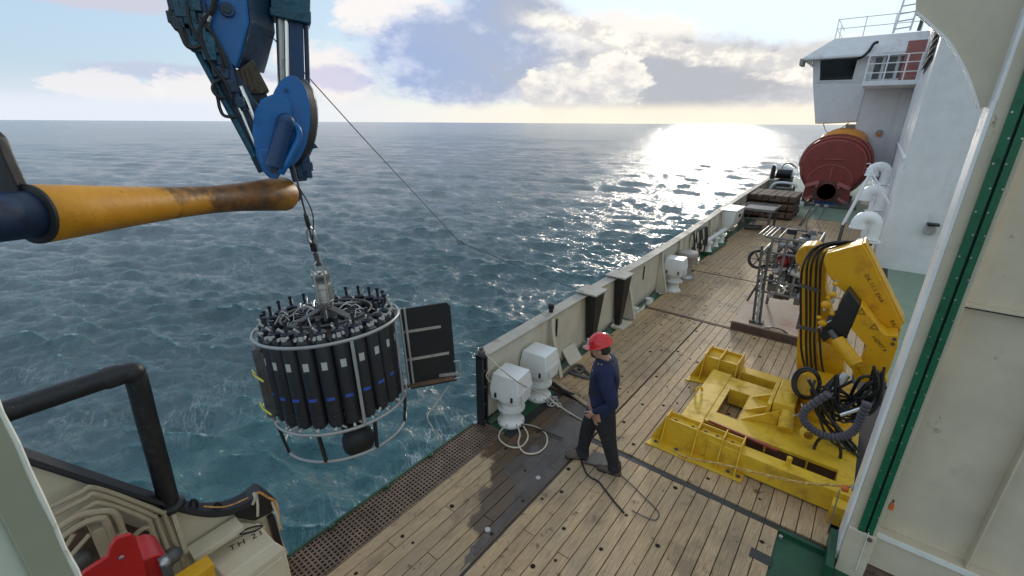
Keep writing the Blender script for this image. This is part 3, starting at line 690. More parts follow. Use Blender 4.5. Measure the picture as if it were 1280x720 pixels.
def build_wheelhouse():
    t = thing('bridge_wing', 'white bridge wing with slanted dark window and sloped visor roof high above the red lifeboat', 'bridge wing', (-1.5, YW, 4))
    # lower box, slightly narrower at its foot
    pts = [(-3.33, 4.05), (-1.45, 4.17), (-1.40, 6.1), (-3.87, 6.15)]
    MB().prism([(x, YW, z) for x, z in pts], (0, 4.2, 0)).build('lower_box', mt['greywhite'], t, bevel=.02)
    # support trunk down the side wall
    MB().prism([(-1.449, YW+.05, 6.0), (XS, YW+.05, 6.0), (XS, YW+.05, .5), (-.35, YW+.05, 1.6), (-1.449, YW+.05, 3.9)], (0, 3.6, 0)).build('trunk', mt['greywhite'], t, bevel=.02)
    MB().cyl((-.33, YW+.04, 3.6), (-.33, YW-.02, 3.6), .17, n=20).build('lamp_recess', mt['cap'], t)
    MB().cyl((-.33, YW-.02, 3.5), (-.33, YW-.10, 3.5), .09, n=14).build('orange_lamp', mt['orangetag'], t)
    # window storey leans outward to the top
    A = [(-3.87, YW, 6.15), (-1.40, YW, 6.10), (-1.40, YW+4.1, 6.1), (-3.87, YW+4.1, 6.15)]
    B = [(-4.10, YW-.18, 7.45), (-1.40, YW-.18, 7.45), (-1.40, YW+4.3, 7.45), (-4.10, YW+4.3, 7.45)]
    MB().taper(A, B).build('window_storey', mt['greywhite'], t, bevel=.02)
    def wq(x, z, off): f = (z-6.12)/1.33; return (x, YW-.18*f-off, z)
    fr = MB().prism([wq(-3.86, 7.42, .0), wq(-1.98, 7.38, 0), wq(-2.0, 6.2, 0), wq(-3.62, 6.22, 0)], (0, -.03, 0)).build('window_frame', mt['greywhite'], t)
    MB().prism([wq(-3.74, 7.36, .03), wq(-2.06, 7.34, .03), wq(-2.1, 6.28, .03), wq(-3.56, 6.30, .03)], (0, -.012, 0)).build('pane', mt['glass'], fr)
    MB().prism([wq(-3.60, 6.44, .043), wq(-2.1, 6.42, .043), wq(-2.1, 6.34, .043), wq(-3.58, 6.36, .043)], (0, -.02, 0)).build('wiper', mt['black'], fr)
    # visor roof
    A = [(-4.50, YW-.75, 7.42), (XS+.3, YW-.75, 7.42), (XS+.3, YW+4.6, 7.42), (-4.5, YW+4.6, 7.42)]
    A2 = [(p[0], p[1], 7.30) for p in A]
    B = [(-3.30, YW-.05, 8.32), (XS+.3, YW-.05, 8.32), (XS+.3, YW+3.9, 8.32), (-3.3, YW+3.9, 8.32)]
    MB().loft([A2, A, B]).build('visor_roof', mt['greywhite'], t, bevel=.02)
    MB().box(-4.62, -4.46, YW-.8, YW+.2, 7.05, 7.38).build('gutter_box', mt['cap'], t, bevel=.02)
    MB().tube(bez([(-2.1, YW-.5, 7.2), (-1.85, YW-.7, 7.28), (-1.65, YW-.75, 7.5), (-1.5, YW-.75, 7.85), (-1.35, YW-.7, 7.9)], 5), .07).build('exhaust_pipe', mt['black'], t)
    # monkey island railing
    for x in (-3.3, -2.1, -.9, .2):
        MB().cyl((x, YW, 8.3), (x, YW, 9.25), .022, n=7).build('rail_post', mt['clean_white'], t)
    for z in (8.78, 9.22): MB().cyl((-3.3, YW, z), (.4, YW, z), .02, n=7).build('rail', mt['clean_white'], t)
    for z in (8.78, 9.22): MB().cyl((-3.3, YW, z), (-3.3, YW+3.8, z), .02, n=7).build('rail', mt['clean_white'], t)
    MB().cyl((-3.3, YW+1.9, 8.3), (-3.3, YW+1.9, 9.25), .022, n=7).build('rail_post', mt['clean_white'], t)
    # aft wall inboard of the wing with windows and a red-brown panel
    MB().box(-1.40, XS, YW-.1, YW+.1, 6.0, 7.42).build('inner_wall', mt['greywhite'], t)
    for x0, x1 in ((-1.28, -1.0), (-.86, -.42), (-.28, .02)):
        MB().box(x0, x1, YW-.135, YW-.10, 6.25, 7.25).build('window', mt['window'], t)
    # balcony platform with side rails aft of the wing
    MB().box(-1.5, XS, YW-2.6, YW-.1, 5.78, 5.98).build('balcony_floor', mt['clean_white'], t, bevel=.01)
    MB().box(-.15, XS-.01, YW-2.0, YW-1.96, 5.98, 7.7).build('red_panel', mt['redpanel'], t)
    y0 = YW-2.55
    for x in (-1.45, -.72, 0.0, .5):
        MB().box(x-.03, x+.03, y0-.03, y0+.03, 5.98, 7.1).build('balcony_post', mt['clean_white'], t)
    for z in (6.35, 6.75, 7.1): MB().cyl((-1.45, y0, z), (XS, y0, z), .024, n=7).build('balcony_rail', mt['clean_white'], t)
    for z in (6.35, 6.75, 7.1): MB().cyl((-1.45, y0, z), (-1.45, YW-.1, z), .024, n=7).build('balcony_rail', mt['clean_white'], t)
    # loose bits under the wing
    MB().tube(bez([(-3.0, YW+.6, 4.05), (-2.7, YW+.5, 3.6), (-2.2, YW+.5, 3.75), (-1.8, YW+.6, 4.1)], 5), .025).build('bracket_pipe', mt['clean_white'], t)
    MB().box(-1.9, -1.2, YW+.3, YW+.6, 3.5, 4.03).build('bracket', mt['cap'], t)
build_wheelhouse()
def mast_ladder():
    t = thing('mast_ladder', 'white mast ladder rising above the bridge roof beside the curved bracket', 'ladder', (-.6, 31, 8.3))
    A0, A1 = V((-.85, 31.6, 8.3)), V((-.60, 31.4, 12.5)); s = V((.62, 0, .05))
    for k in (0, 1): MB().bar(A0+s*k, A1+s*k, .06, .06).build('stile', mt['clean_white'], t)
    for k in range(13):
        f = (k+.5)/13; p = A0.lerp(A1, f); MB().bar(p, p+s, .05, .05).build('rung', mt['steel'], t)
    MB().bar(A0+V((.95, 0, 0)), A1+V((.95, 0, 0)), .1, .1).build('mast_leg', mt['darksteel'], t)
mast_ladder()

# ================================================================== lifeboat
def build_lifeboat():
    cx, Y0 = -1.80, 28.4
    t = thing('lifeboat', 'dark red enclosed lifeboat with orange top, stern facing aft on the foredeck', 'lifeboat', (cx, Y0, 0))
    n = 40
    def ring(y, rx, z0, z1, p=2.2, dx=0):
        cz, rz = (z0+z1)/2, (z1-z0)/2; out = []
        for i in range(n):
            a = 2*math.pi*i/n; c, s_ = math.cos(a), math.sin(a)
            f = 1-.16*max(0, -s_)
            out.append((cx+dx+rx*f*math.copysign(abs(c)**(2/p), c), y, cz+rz*math.copysign(abs(s_)**(2/p), s_)))
        return out
    hull = [ring(Y0+.1, 1.05, .95, 3.0), ring(Y0+.12, 1.34, .70, 3.22), ring(Y0+.5, 1.48, .42, 3.42), ring(Y0+1.3, 1.56, .28, 3.52), ring(Y0+3, 1.6, .2, 3.55), ring(Y0+5.5, 1.5, .3, 3.4), ring(Y0+7, .9, .8, 3.3), ring(Y0+7.6, .2, 1.6, 3.2)]
    MB().loft(hull).build('hull', mt['hull'], t, smooth=50)
    # gunwale and upper strake trims
    for (y, rx, z0, z1, r_) in ((Y0+.42, 1.47, .44, 3.41, .05), (Y0+.14, 1.36, .70, 3.24, .035), (Y0+.9, 1.55, .34, 3.54, .05)):
        R = ring(y, rx, z0, z1); R = [p for p in R if p[2] > 1.7]
        R.sort(key=lambda p: p[0]); MB().tube(R, r_, 6).build('gunwale', mt['hulltrim'], t)
    # orange canopy on top
    def cring(y, rx, zb, zt):
        return [(cx+.02+rx*math.cos(math.pi*k/16), y, zb+(zt-zb)*math.sin(math.pi*k/16)**.7) for k in range(17)]
    MB().loft([cring(Y0+.9, .85, 3.2, 3.56), cring(Y0+1.2, .98, 3.1, 3.72), cring(Y0+4, 1.1, 2.9, 3.86), cring(Y0+5.6, .95, 2.9, 3.7), cring(Y0+6.5, .4, 3, 3.4)]).build('canopy', mt['orange'], t, smooth=50)
    # transom arch and propeller recess
    yb = Y0+.06
    ar = [(cx+.95*math.cos(rad(a)), yb, 1.30+.78*math.sin(rad(a))) for a in range(0, 181, 10)]
    MB().prism(ar+[(cx-1.02, yb, .35), (cx+1.02, yb, .35)], (0, .5, 0)).build('skeg_arch', mt['hull'], t)
    MB().tube(ar, .035, 6).build('arch_trim', mt['hulltrim'], t)
    rc = [(cx+.60*math.cos(rad(a)), yb-.02, .80+.50*math.sin(rad(a))) for a in range(0, 181, 15)]
    MB().prism(rc+[(cx-.66, yb-.02, .26), (cx+.66, yb-.02, .26)], (0, .05, 0)).build('propeller_recess', mt['rust'], t)
    pr = MB().lathe([(.44, 0), (.44, .10), (.41, .10), (.41, 0)], (cx, yb-.14, .76), (0, 1, 0), 24).build('propeller_guard', mt['hull'], t)
    for k in range(4):
        a = rad(45+90*k); c_, s_ = math.cos(a), math.sin(a)
        MB().taper([(cx+.05*c_, yb-.08, .8+.05*s_), (cx+.31*math.cos(a-.4), yb-.12, .8+.31*math.sin(a-.4)), (cx+.31*math.cos(a+.4), yb-.05, .8+.31*math.sin(a+.4))],
                   [(cx+.05*c_, yb-.07, .8+.05*s_), (cx+.31*math.cos(a-.4), yb-.11, .8+.31*math.sin(a-.4)), (cx+.31*math.cos(a+.4), yb-.04, .8+.31*math.sin(a+.4))]).build('propeller_blade', mt['rust'], pr)
    MB().box(cx-.03, cx+.03, yb-.03, yb+.02, 1.35, 2.0).build('rudder_post', mt['hulltrim'], t)
    MB().box(cx-.45, cx+.45, yb-.02, yb+.06, 2.34, 2.39).build('step', mt['hulltrim'], t)
    for s_ in (-1, 1):
        MB().bar((cx+s_*.40, yb-.1, 1.22), (cx+s_*.95, yb-.16, 1.0), .20, .16).build('bracket', mt['pinkred'], t, bevel=.01)
        MB().bar((cx+s_*.42, yb-.1, 1.22), (cx+s_*.5, yb-.12, .95), .1, .1).build('bracket', mt['pinkred'], t, bevel=.01)
        MB().bar((cx+s_*.55, yb-.1, .48), (cx+s_*.9, yb-.14, .3), .12, .14).build('bracket', mt['pinkred'], t, bevel=.01)
    MB().box(cx-.4, cx+.5, yb-.25, yb+.1, .16, .26).build('keel_shoe', mt['deepblue'], t)
    MB().tube(arc((cx+1.42, Y0+.15, 2.12), (1, 0, 0), (0, 0, 1), .12, 0, 330, 10), .035, 6).build('lifting_ring', mt['clean_white'], t)
build_lifeboat()
def cradle():
    t = thing('lifeboat_cradle', 'dark low steel cradle under the red lifeboat stern', 'cradle', (-1.7, 28.3, 0))
    MB().box(-2.75, -.4, 28.05, 28.25, .02, .16).build('front_beam', mt['darksteel'], t, bevel=.01)
    for x in (-2.6, -.55): MB().box(x-.08, x+.08, 28.25, 35, .02, .14).build('side_beam', mt['darksteel'], t, bevel=.01)
    MB().box(-2.95, -2.6, 27.8, 28.04, .0, .2).build('block', mt['white'], t, bevel=.01)
    for x in (-2.75, -.75): MB().prism([(x-.06, 28.3, .1), (x-.06, 29.3, .1), (x-.06, 28.9, .6)], (.12, 0, 0)).build('chock', mt['darksteel'], t)
cradle()

# ================================================================== gooseneck vents, gangway leg
def vent(y, x, h, label):
    t = thing('gooseneck_vent', label, 'vent', (x, y, 0), group='white gooseneck vents along the deckhouse')
    MB().cyl((x+.12, y, 0), (x+.12, y, h-.93), .17, n=18).build('stem', mt['clean_white'], t)
    # fat gooseneck bend turned outboard
    R = .20; c = V((x-.01, y, h-.47)); u = V((1, 0, 0)); w_ = V((0, 0, 1))
    path = [V((x+.19, y, h-.9))]+[c+u*R*math.cos(rad(a))+w_*R*math.sin(rad(a)) for a in np.linspace(0, 178, 14)]+[c+V((-R, 0, -.10))]
    MB().tube(path, [.15]+[.15+.05*k/14 for k in range(14)]+[.205], 20).build('hood', mt['clean_white'], t, smooth=70)
    MB().cyl(c+V((-R, 0, -.14)), c+V((-R, 0, -.10)), .22, n=20).build('mouth_rim', mt['clean_white'], t)
    MB().cyl(c+V((-R, 0, -.15)), c+V((-R, 0, -.141)), .19, n=20).build('mouth_screen', mt['black'], t)
    MB().lathe([(.205, 0), (.28, 0), (.28, .03), (.205, .03)], (x+.12, y, h-.95), n=18).build('flange', mt['clean_white'], t)
vent(21.5, .10, 2.85, 'white half round gooseneck vent farthest forward, level with the lifeboat bracket')
vent(18.9, .12, 2.28, 'middle one of the three white half round gooseneck vents')
vent(16.4, .14, 1.78, 'white half round gooseneck vent nearest the yellow crane')
def gangway():
    t = thing('folding_ladder', 'white folded boarding ladder leaning against the gooseneck vents', 'ladder', (-.6, 17.4, 0))
    a0, a1 = GY(1053, 281, 17.4), GY(1089, 214, 17.6)
    MB().bar(a0, a1, .06, .05).build('stile', mt['clean_white'], t, bevel=.008)
    b0, b1 = a0+V((.03, .5, 0)), a1+V((.03, .5, 0))
    MB().bar(b0, b1, .06, .05).build('stile', mt['clean_white'], t, bevel=.008)
    for k in range(7):
        f = .08+k*.14; MB().bar(a0.lerp(a1, f), b0.lerp(b1, f), .03, .03).build('rung', mt['steel'], t)
    MB().cyl(V((a0.x, a0.y, 0)), a0, .03).build('foot', mt['darksteel'], t)
    MB().cyl(V((b0.x, b0.y, 0)), b0, .03).build('foot', mt['darksteel'], t)
    p = GY(1112, 255, 17.3)
    MB().bar(a1, p, .04, .04).build('brace', mt['clean_white'], t)
gangway()

# ================================================================== things forward on the deck
def steel_table():
    t = thing('steel_table', 'grey steel work table with dark legs standing by the forward bulwark', 'table', (-3.35, 20.3, 0))
    x0, x1, y0, y1, h = -3.95, -2.75, 19.6, 21.2, .86
    MB().box(x0, x1, y0, y1, h-.04, h).box(x0, x1, y0, y0+.03, h, h+.05).box(x0, x1, y1-.03, y1, h, h+.05).box(x0, x0+.03, y0+.03, y1-.03, h, h+.05).box(x1-.03, x1, y0+.03, y1-.03, h, h+.05).build('top', mt['tabletop'], t)
    for x in (x0+.1, x1-.1):
        for y in (y0+.1, y1-.1): MB().bar((x, y, 0), (x, y, h-.04), .08, .08).build('leg', mt['darksteel'], t)
    MB().bar((x0+.1, y0+.1, .5), (x1-.1, y0+.1, .5), .05, .05).build('stretcher', mt['darksteel'], t)
    MB().bar((x0+.1, y0+.14, .1), (x1-.1, y0+.14, .78), .04, .04).build('brace', mt['darksteel'], t)
steel_table()
def under_table():
    t = thing('steel_clamp', 'dark steel clamp fittings lying under the steel table', 'clamp', (-3.4, 20.0, 0))
    MB().cyl((-3.7, 19.9, .1), (-3.1, 20.1, .12), .09).build('body', mt['darksteel'], t)
    MB().cyl((-3.5, 20.0, .1), (-3.4, 20.4, .35), .05).build('screw', mt['steel'], t)
under_table()
def timber_stack():
    t = thing('timber_stack', 'stack of old brown timber boards on dark bearers against the forward bulwark', 'timber stack', (-3.5, 24, 0))
    first = None; z = .10
    for lay in range(6):
        for k in range(8):
            nm = 'board'
            if first is None: o = first = MB().box(-.12, .12, -1.1, 1.1, 0, .12).build(nm, mt['oldwood'], t, wpos=False, bevel=.01)
            else: o = link_copy(first, t)
            o.location = (-.92+k*.26+RNG.uniform(-.01, .01), RNG.uniform(-.06, .06), z); o.rotation_euler = (0, 0, RNG.uniform(-.02, .02))
        z += .125
        if lay in (1, 3):
            MB().box(-1.0, 1.0, -.8, -.66, z, z+.1).box(-1., 1., .66, .8, z, z+.1).build('bearer', mt['rust'], t, wpos=False); z += .1
    MB().box(-1.0, 1.0, -.8, -.66, 0, .1).box(-1., 1., .66, .8, 0, .1).build('bearer', mt['rust'], t, wpos=False)
timber_stack()
def locker():
    t = thing('rail_locker', 'white rounded steel locker hung inside the bulwark before the steel table', 'locker', (xb(18), 18, 0))
    a = xb(18.3)
    MB().prism([(a, 17.5, 1.06), (a+.55, 17.5, 1.06), (a+.5, 17.5, .62), (a+.32, 17.5, .3), (a+.03, 17.5, .2)], (0, 1.3, 0)).build('body', mt['white'], t, bevel=.03)
    MB().box(a, a+.57, 17.47, 18.83, 1.06, 1.09).build('lid', mt['white'], t, bevel=.01)
    MB().box(a+.54, a+.58, 18.1, 18.2, .78, .9).build('latch', mt['black'], t)
locker()
def rope_hank(y, label):
    a = xb(y); t = thing('rope_hank', label, 'rope hank', (a+.05, y, .9), group='dark rope hanks on the bulwark')
    for k in range(9):
        yy = y-.7+k*.18; L = .66+.12*math.sin(k*2.1); m_ = mt['rubber'] if k % 3 else mt['rope']
        MB().tube(bez([(a+.08, yy, .92), (a+.13, yy-.10, .92-L*.6), (a+.15, yy, .92-L), (a+.12, yy+.10, .92-L*.55), (a+.08, yy+.02, .95)], 6), .032, 6).build('loop', m_, t)
    MB().cyl((a+.07, y-.65, .95), (a+.07, y+.7, .97), .02).build('peg_rail', mt['darksteel'], t)
rope_hank(14.0, 'dark hanks of rope hanging on the bulwark past the grey capstan')
def rail_pipes():
    t = thing('mooring_fairlead', 'white roller fairlead at the foot of the bulwark past the rope hanks', 'fairlead', (xb(15.8), 15.8, 0)); a = xb(15.8)
    MB().box(a+.05, a+.4, 15.0, 16.8, -.02, .08).build('base', mt['green'], t)
    for y in (15.2, 16.0, 16.7):
        MB().lathe([(.13, 0), (.1, .06), (.09, .22), (.13, .28), (.12, .32)], (a+.22, y, .08), n=16).build('roller', mt['white'], t)
    MB().cyl((a+.2, 14.9, .45), (a+.2, 17.2, .45), .07).build('pipe', mt['white'], t)
    for y in (15.0, 16.35, 17.1): MB().bar((a+.02, y, .45), (a+.25, y, .45), .05, .05).build('pipe_bracket', mt['white'], t)
rail_pipes()
def forward_gear():
    a = xb(27)
    t = thing('mooring_bollard', 'dark twin post mooring bollard by the bulwark short of the lifeboat', 'bollard', (a+.5, 27, 0))
    MB().box(a+.2, a+.9, 26.2, 27.8, 0, .1).build('base', mt['darksteel'], t)
    for y in (26.6, 27.4): MB().lathe([(.17, 0), (.17, .55), (.21, .58), (.21, .64), (.1, .66)], (a+.55, y, .1), n=16).build('post', mt['black'], t)
    t = thing('rail_roller_post', 'black rounded post standing on a grey block at the forward bulwark', 'post', (xb(30), 30, 1)); a = xb(30)
    MB().prism([(a-.12, 29.4, 1.086), (a+.45, 29.4, 1.086), (a+.25, 29.4, .2), (a, 29.4, .2)], (0, .9, 0)).build('block', mt['cap'], t, bevel=.02)
    MB().lathe([(.11, 0), (.12, .1), (.11, .6), (.08, .72), (.03, .76)], (a+.12, 29.8, 1.09), n=14).build('post', mt['black'], t)
    t = thing('winch_frame', 'low dark winch under a pale bent tube frame beside the lifeboat stern', 'winch', (-3.6, 28, 0))
    MB().cyl((-4.1, 28.2, .5), (-3.3, 28.2, .5), .34, n=20).build('drum', mt['black'], t)
    for x in (-4.15, -3.25): MB().cyl((x-.03, 28.2, .5), (x+.03, 28.2, .5), .46, n=20).build('flange', mt['darksteel'], t)
    MB().tube(bez([(-4.3, 27.6, .1), (-4.25, 27.6, .8), (-3.95, 27.6, 1.12), (-3.2, 27.6, 1.1), (-3.05, 27.6, .9)], 4), .06).build('guard_tube', mt['white'], t)
    t = thing('davit_winch', 'dark davit winch housing with a bent steel arm at the bulwark beyond the bollard', 'winch', (xb(33)+.5, 33, 0)); a = xb(33)
    MB().box(a+.1, a+.9, 32.4, 33.4, 0, 1.0).build('housing', mt['darksteel'], t, bevel=.03)
    MB().cyl((a+.1, 32.3, 1.2), (a+.9, 32.3, 1.2), .24).build('drum', mt['black'], t)
    MB().tube(bez([(a+.2, 33, 1), (a+.25, 33, 1.6), (a+.6, 33, 1.75), (a+1., 33, 1.5)], 5), .05).build('arm', mt['steel'], t)
    p = GZ(1019, 268, 0)
    for dx, lb in ((0, 'left one of two small pale deck fittings with thin wires before the lifeboat'), (.35, 'right one of two small pale deck fittings with thin wires before the lifeboat')):
        t = thing('wire_fitting', lb, 'fitting', (p.x+dx, p.y, 0), group='pale wire fittings before the lifeboat')
        MB().lathe([(.1, 0), (.07, .1), (.06, .35), (.1, .42), (.05, .5)], (p.x+dx, p.y, 0), n=12).build('socket', mt['silver'], t)
        q = GZ(1008+22*dx/.35*1.0, 298, .02); MB().tube([(p.x+dx, p.y, .45), (p.x+dx-.02, (p.y+q.y)/2, .12), (q.x, q.y, .02)], .014, 5).build('wire', mt['wire'], t)
    a, b_ = GZ(1000, 281, .05), GZ(1012, 262, .05)
    tag(MB().bar((a.x, a.y, .05), (b_.x, b_.y, .12), .07, .06).build('pry_bar', mt['darksteel'], bevel=.01), 'dark steel bar lying on the deck before the lifeboat', 'bar')
    t = thing('pipe_manifold', 'small dark hydraulic manifold on the deck under the nearest vent', 'manifold', (-.35, 16.2, 0))
    MB().box(-.5, -.1, 16, 16.4, 0, .35).build('block', mt['darksteel'], t, bevel=.02)
    MB().ball((-.3, 16.0, .5), .14).build('valve', mt['black'], t)
    MB().cyl((-.45, 15.8, .05), (-.30, 15.85, .75), .05).build('red_handle', mt['red'], t)
    MB().lathe([(.16, 0), (.16, .4), (.12, .5)], (.15, 15.5, 0), n=14).build('filter', mt['black'], t)
forward_gear()

# ================================================================== door post, sliding-door rails and panel on the right
def build_post():
    t = thing('door_frame_post', 'pale steel door post with white edge flange and green sliding rails at the right', 'door frame', (.6, 4.6, 0))
    yf = 4.45
    # flange facing the deck (white), then the return face (cream)
    MB().box(.495, .520, yf, yf+.30, .05, 4.15).build('flange', mt['clean_white'], t, bevel=.004)
    xa = GY(1159, 420, yf).x; xc = GY(1184, 420, yf).x; xd = GY(1192, 420, yf).x
    MB().box(.520, xd, yf-.005, yf+.06, -.05, 6.5).build('post_face', mt['cream'], t, bevel=.004)
    zb = GY(1072, 658, yf).z
    wd = (xc-xa)
    for a, c in ((xa, xa+wd*.46), (xa+wd*.60, xc)):
        r_ = MB().box(a, c, yf-.045, yf-.006, zb, 6.5).build('green_rail', mt['greenrail'], t, bevel=.003)
        for k in range(24):
            z = zb+.05+k*.16
            MB().cyl(((a+c)/2+(.014 if k % 2 else -.014), yf-.049, z), ((a+c)/2+(.014 if k % 2 else -.014), yf-.044, z), .0065, n=8).build('bolt', mt['steel'], r_)
    MB().box(xa+wd*.46+.001, xa+wd*.60-.001, yf-.02, yf-.006, zb, 6.5).build('rail_slot', mt['rubber'], t)
    # foot shroud under the rails
    MB().box(.52, xd+.002, yf-.05, yf-.006, -.05, zb-.004).build('foot_plate', mt['cream'], t, bevel=.006)
    f0 = GY(1070, 712, yf-.06); f1 = GY(1086, 666, yf-.06)
    MB().bar((f0.x, yf-.06, f0.z), (f1.x, yf-.06, f1.z), .008, .006).build('torn_strip', mt['chip'], t)
    MB().ball(GY(1087, 675, yf-.06), .02, 8, 6).build('latch', mt['rust'], t)
    # curved corner bracket: a plate with a concave free edge
    pts = [(1147, -260), (1146, -80), (1145, 0), (1144.5, 16), (1153, 23), (1162, 31), (1172, 40), (1182, 50), (1191, 62), (1200, 78), (1208, 94), (1214, 110), (1219, 125), (1222, 136)]
    poly = [GY(x, y, yf+.15) for x, y in pts]
    poly += [V((.53, yf+.15, 4.13)), V((.53, yf+.15, 6.6))]
    MB().prism(poly, (0, .012, 0)).build('corner_bracket', mt['cream'], t)
    edge = [GY(x, y, yf+.13) for x, y in pts[3:]]
    MB().loft([[e, e+V((0, .07, 0)), e+V((.012, .07, .006)), e+V((.012, 0, .006))] for e in edge]).build('bracket_edge', mt['clean_white'], t)
    MB().box(.50, .54, yf, yf+.3, 4.15, 6.6).build('upper_flange', mt['clean_white'], t)
    return xd
XD = build_post()
def build_panel():
    yp = 4.62
    t = thing('bulkhead', 'cream painted steel bulkhead panel with stiffeners filling the lower right', 'bulkhead', (1.5, yp, 0))
    MB().box(XD+.002, 4.0, yp, yp+.03, -.6, 6.6).build('plate', mt['cream'], t)
    z0 = GY(1107, 665, yp-.06).z
    MB().box(XD+.003, 4.0, yp-.11, yp-.001, z0-.012, z0).build('bottom_stringer', mt['cream'], t, bevel=.003)
    MB().box(XD+.003, 4.0, yp-.122, yp-.11, z0-.05, z0+.004).build('stringer_flange', mt['chip'], t, bevel=.002)
    MB().box(XD+.003, 4.0, yp-.16, yp-.03, -.6, z0-.40).build('sill', mt['rust'], t, bevel=.01)
    MB().box(XD+.003, 4.0, yp-.10, yp-.001, z0-.39, z0-.013).build('kick_plate', mt['cream'], t)
    z1 = GY(1207, 384, yp-.05).z
    MB().box(XD+.003, 4.0, yp-.004, yp-.001, z1-.02, z1+.012).build('seam', mt['rubber'], t)
    MB().box(XD+.003, 4.0, yp-.09, yp-.001, z1+.013, z1+.03).build('upper_stringer', mt['cream'], t, bevel=.003)
    x1 = GY(1202, 705, yp).x
    MB().box(x1, x1+.014, yp-.10, yp-.001, z0+.002, z1-.03).build('stiffener', mt['cream'], t, bevel=.003)
    p = GY(1115, 632, yp-.02)
    tg = MB().prism([(p.x-.016, yp-.02, p.z-.05), (p.x+.018, yp-.02, p.z-.05), (p.x+.014, yp-.02, p.z+.01), (p.x, yp-.02, p.z+.03), (p.x-.010, yp-.02, p.z+.01)], (0, .012, 0)).build('orange_tag', mt['orangetag'])
    tag(tg, 'small orange red tag hanging on the cream bulkhead beside the green rails', 'tag')
    MB().cyl((p.x, yp-.014, p.z+.03), (p.x, yp-.014, p.z+.06), .005).build('hook', mt['black'], tg)
build_panel()
def green_coaming():
    t = thing('coaming', 'dark green steel coaming at the foot of the door post', 'coaming', (.45, 4.5, 0))
    a = [GZ(1040, 690, 0), GZ(1050, 652, 0)]
    MB().box(.43, .494, 4.20, 4.72, -.05, .16).build('upstand', mt['green'], t, bevel=.008)
    MB().box(.02, .43, 4.50, 4.535, -.05, .03).build('lip', mt['green'], t, bevel=.006)
    MB().cyl((.05, 4.44, -.02), (.05, 4.44, .02), .02).build('stud', mt['steel'], t)
green_coaming()

# ================================================================== near pillar on the left
def build_pillar():
    t = thing('hangar_pillar', 'pale green painted steel pillar with chipped edge, close at the lower left', 'pillar', (-1.3, -.1, 0))
    # edge line of the pillar: vertical edge at this plan position
    e = GT(50, 618, 1.25); f = GT(15, 640, 1.22)
    d = V((e.x, e.y, 0)).normalized(); s = V((d.y, -d.x, 0))          # s points to the right in view
    E0 = V((e.x, e.y, 0)); W = .052; 
    a = E0; b_ = E0-s*W-d*.012; c = E0-s*.40-d*.20
    zt = 4-.02; H0 = .0
    top = 3.66
    MB().prism([V((a.x, a.y, 0)), V((b_.x, b_.y, 0)), V((b_.x+d.x*.06, b_.y+d.y*.06, 0)), V((a.x+d.x*.02, a.y+d.y*.02, 0))], (0, 0, top)).build('edge_flange', mt['khaki'], t, bevel=.003)
    MB().prism([V((b_.x, b_.y, 0))+d*.012, V((c.x, c.y, 0)), V((c.x+d.x*.1, c.y+d.y*.1, 0)), V((b_.x, b_.y, 0))+d*.06], (0, 0, top)).build('web', mt['palegreen'], t)
    MB().tube([V((a.x, a.y, z))+s*.001*math.sin(z*60) for z in np.linspace(0.01, top-.002, 60)], [.0030+.0018*abs(math.sin(z*37)+.5*math.sin(z*91)) for z in np.linspace(0, top, 60)], 6).build('chipped_edge', mt['chip'], t)
build_pillar()

# ================================================================== after end of the bulwark, lower left
def build_aft_bulwark():
    XA = -3.70
    t = thing('aft_bulwark', 'cream bulwark end with sloping black rim curling up at the near side of the opening', 'bulwark', (XA, .5, 0))
    rim = [GX(x, y, XA) for x, y in ((-60, 540), (30, 569), (120, 599), (200, 625), (250, 637), (285, 635), (312, 624), (328, 614))]
    rim = bez(rim, 5)
    MB().loft([[p+V((dx, 0, dz)) for dx, dz in ((-.08, -.035), (.045, -.05), (.06, -.02), (.05, .02), (-.075, .03))] for p in rim]).build('rim', mt['rubber'], t)
    low = [V((XA-.01, p.y, p.z-.04)) for p in rim]
    MB().prism([V((XA-.01, low[0].y, -.05))]+low+[V((XA-.01, low[-1].y, .9)), V((XA-.01, low[-1].y+.1, -.05))], (-.02, 0, 0)).build('plating', mt['cream'], t)
    # pointed black fairlead at the end of the rim
    e = [GX(x, y, XA+.05) for x, y in ((296, 648), (318, 652), (340, 641), (348, 632), (345, 624), (328, 613), (318, 622), (300, 634))]
    MB().prism(e, (-.16, 0, 0)).build('fairlead', mt['black'], t, bevel=.015)
    a, b_ = GX(338, 645, XA+.03), GX(352, 694, XA+.03)
    MB().bar(a, b_, .05, .05).build('end_post', mt['black'], t)
    # ledge and bracket
    q = [GX(x, y, XA+.03) for x, y in ((233, 684), (294, 645), (296, 650), (237, 689))]
    MB().prism(q, (.16, 0, .0)).build('ledge', mt['cream'], t, bevel=.004)
    q = [GX(x, y, XA+.02) for x, y in ((237, 690), (296, 651), (330, 655), (330, 690), (250, 715))]
    MB().prism(q, (.03, 0, 0)).build('bracket', mt['cream'], t)
    a, b_ = GX(215, 640, XA+.05), GX(232, 690, XA+.05)
    MB().bar(a, b_, .05, .03).build('stay', mt['cream'], t)
    for (p, q_) in (((238, 629), (246, 633)), ((268, 633), (276, 637))):
        MB().tube(bez([GX(p[0], p[1]+4, XA), GX(p[0]+2, p[1]-4, XA), GX(q_[0], q_[1]-5, XA), GX(q_[0], q_[1]+4, XA)], 4), .012, 6).build('eye', mt['black'], t)
build_aft_bulwark()
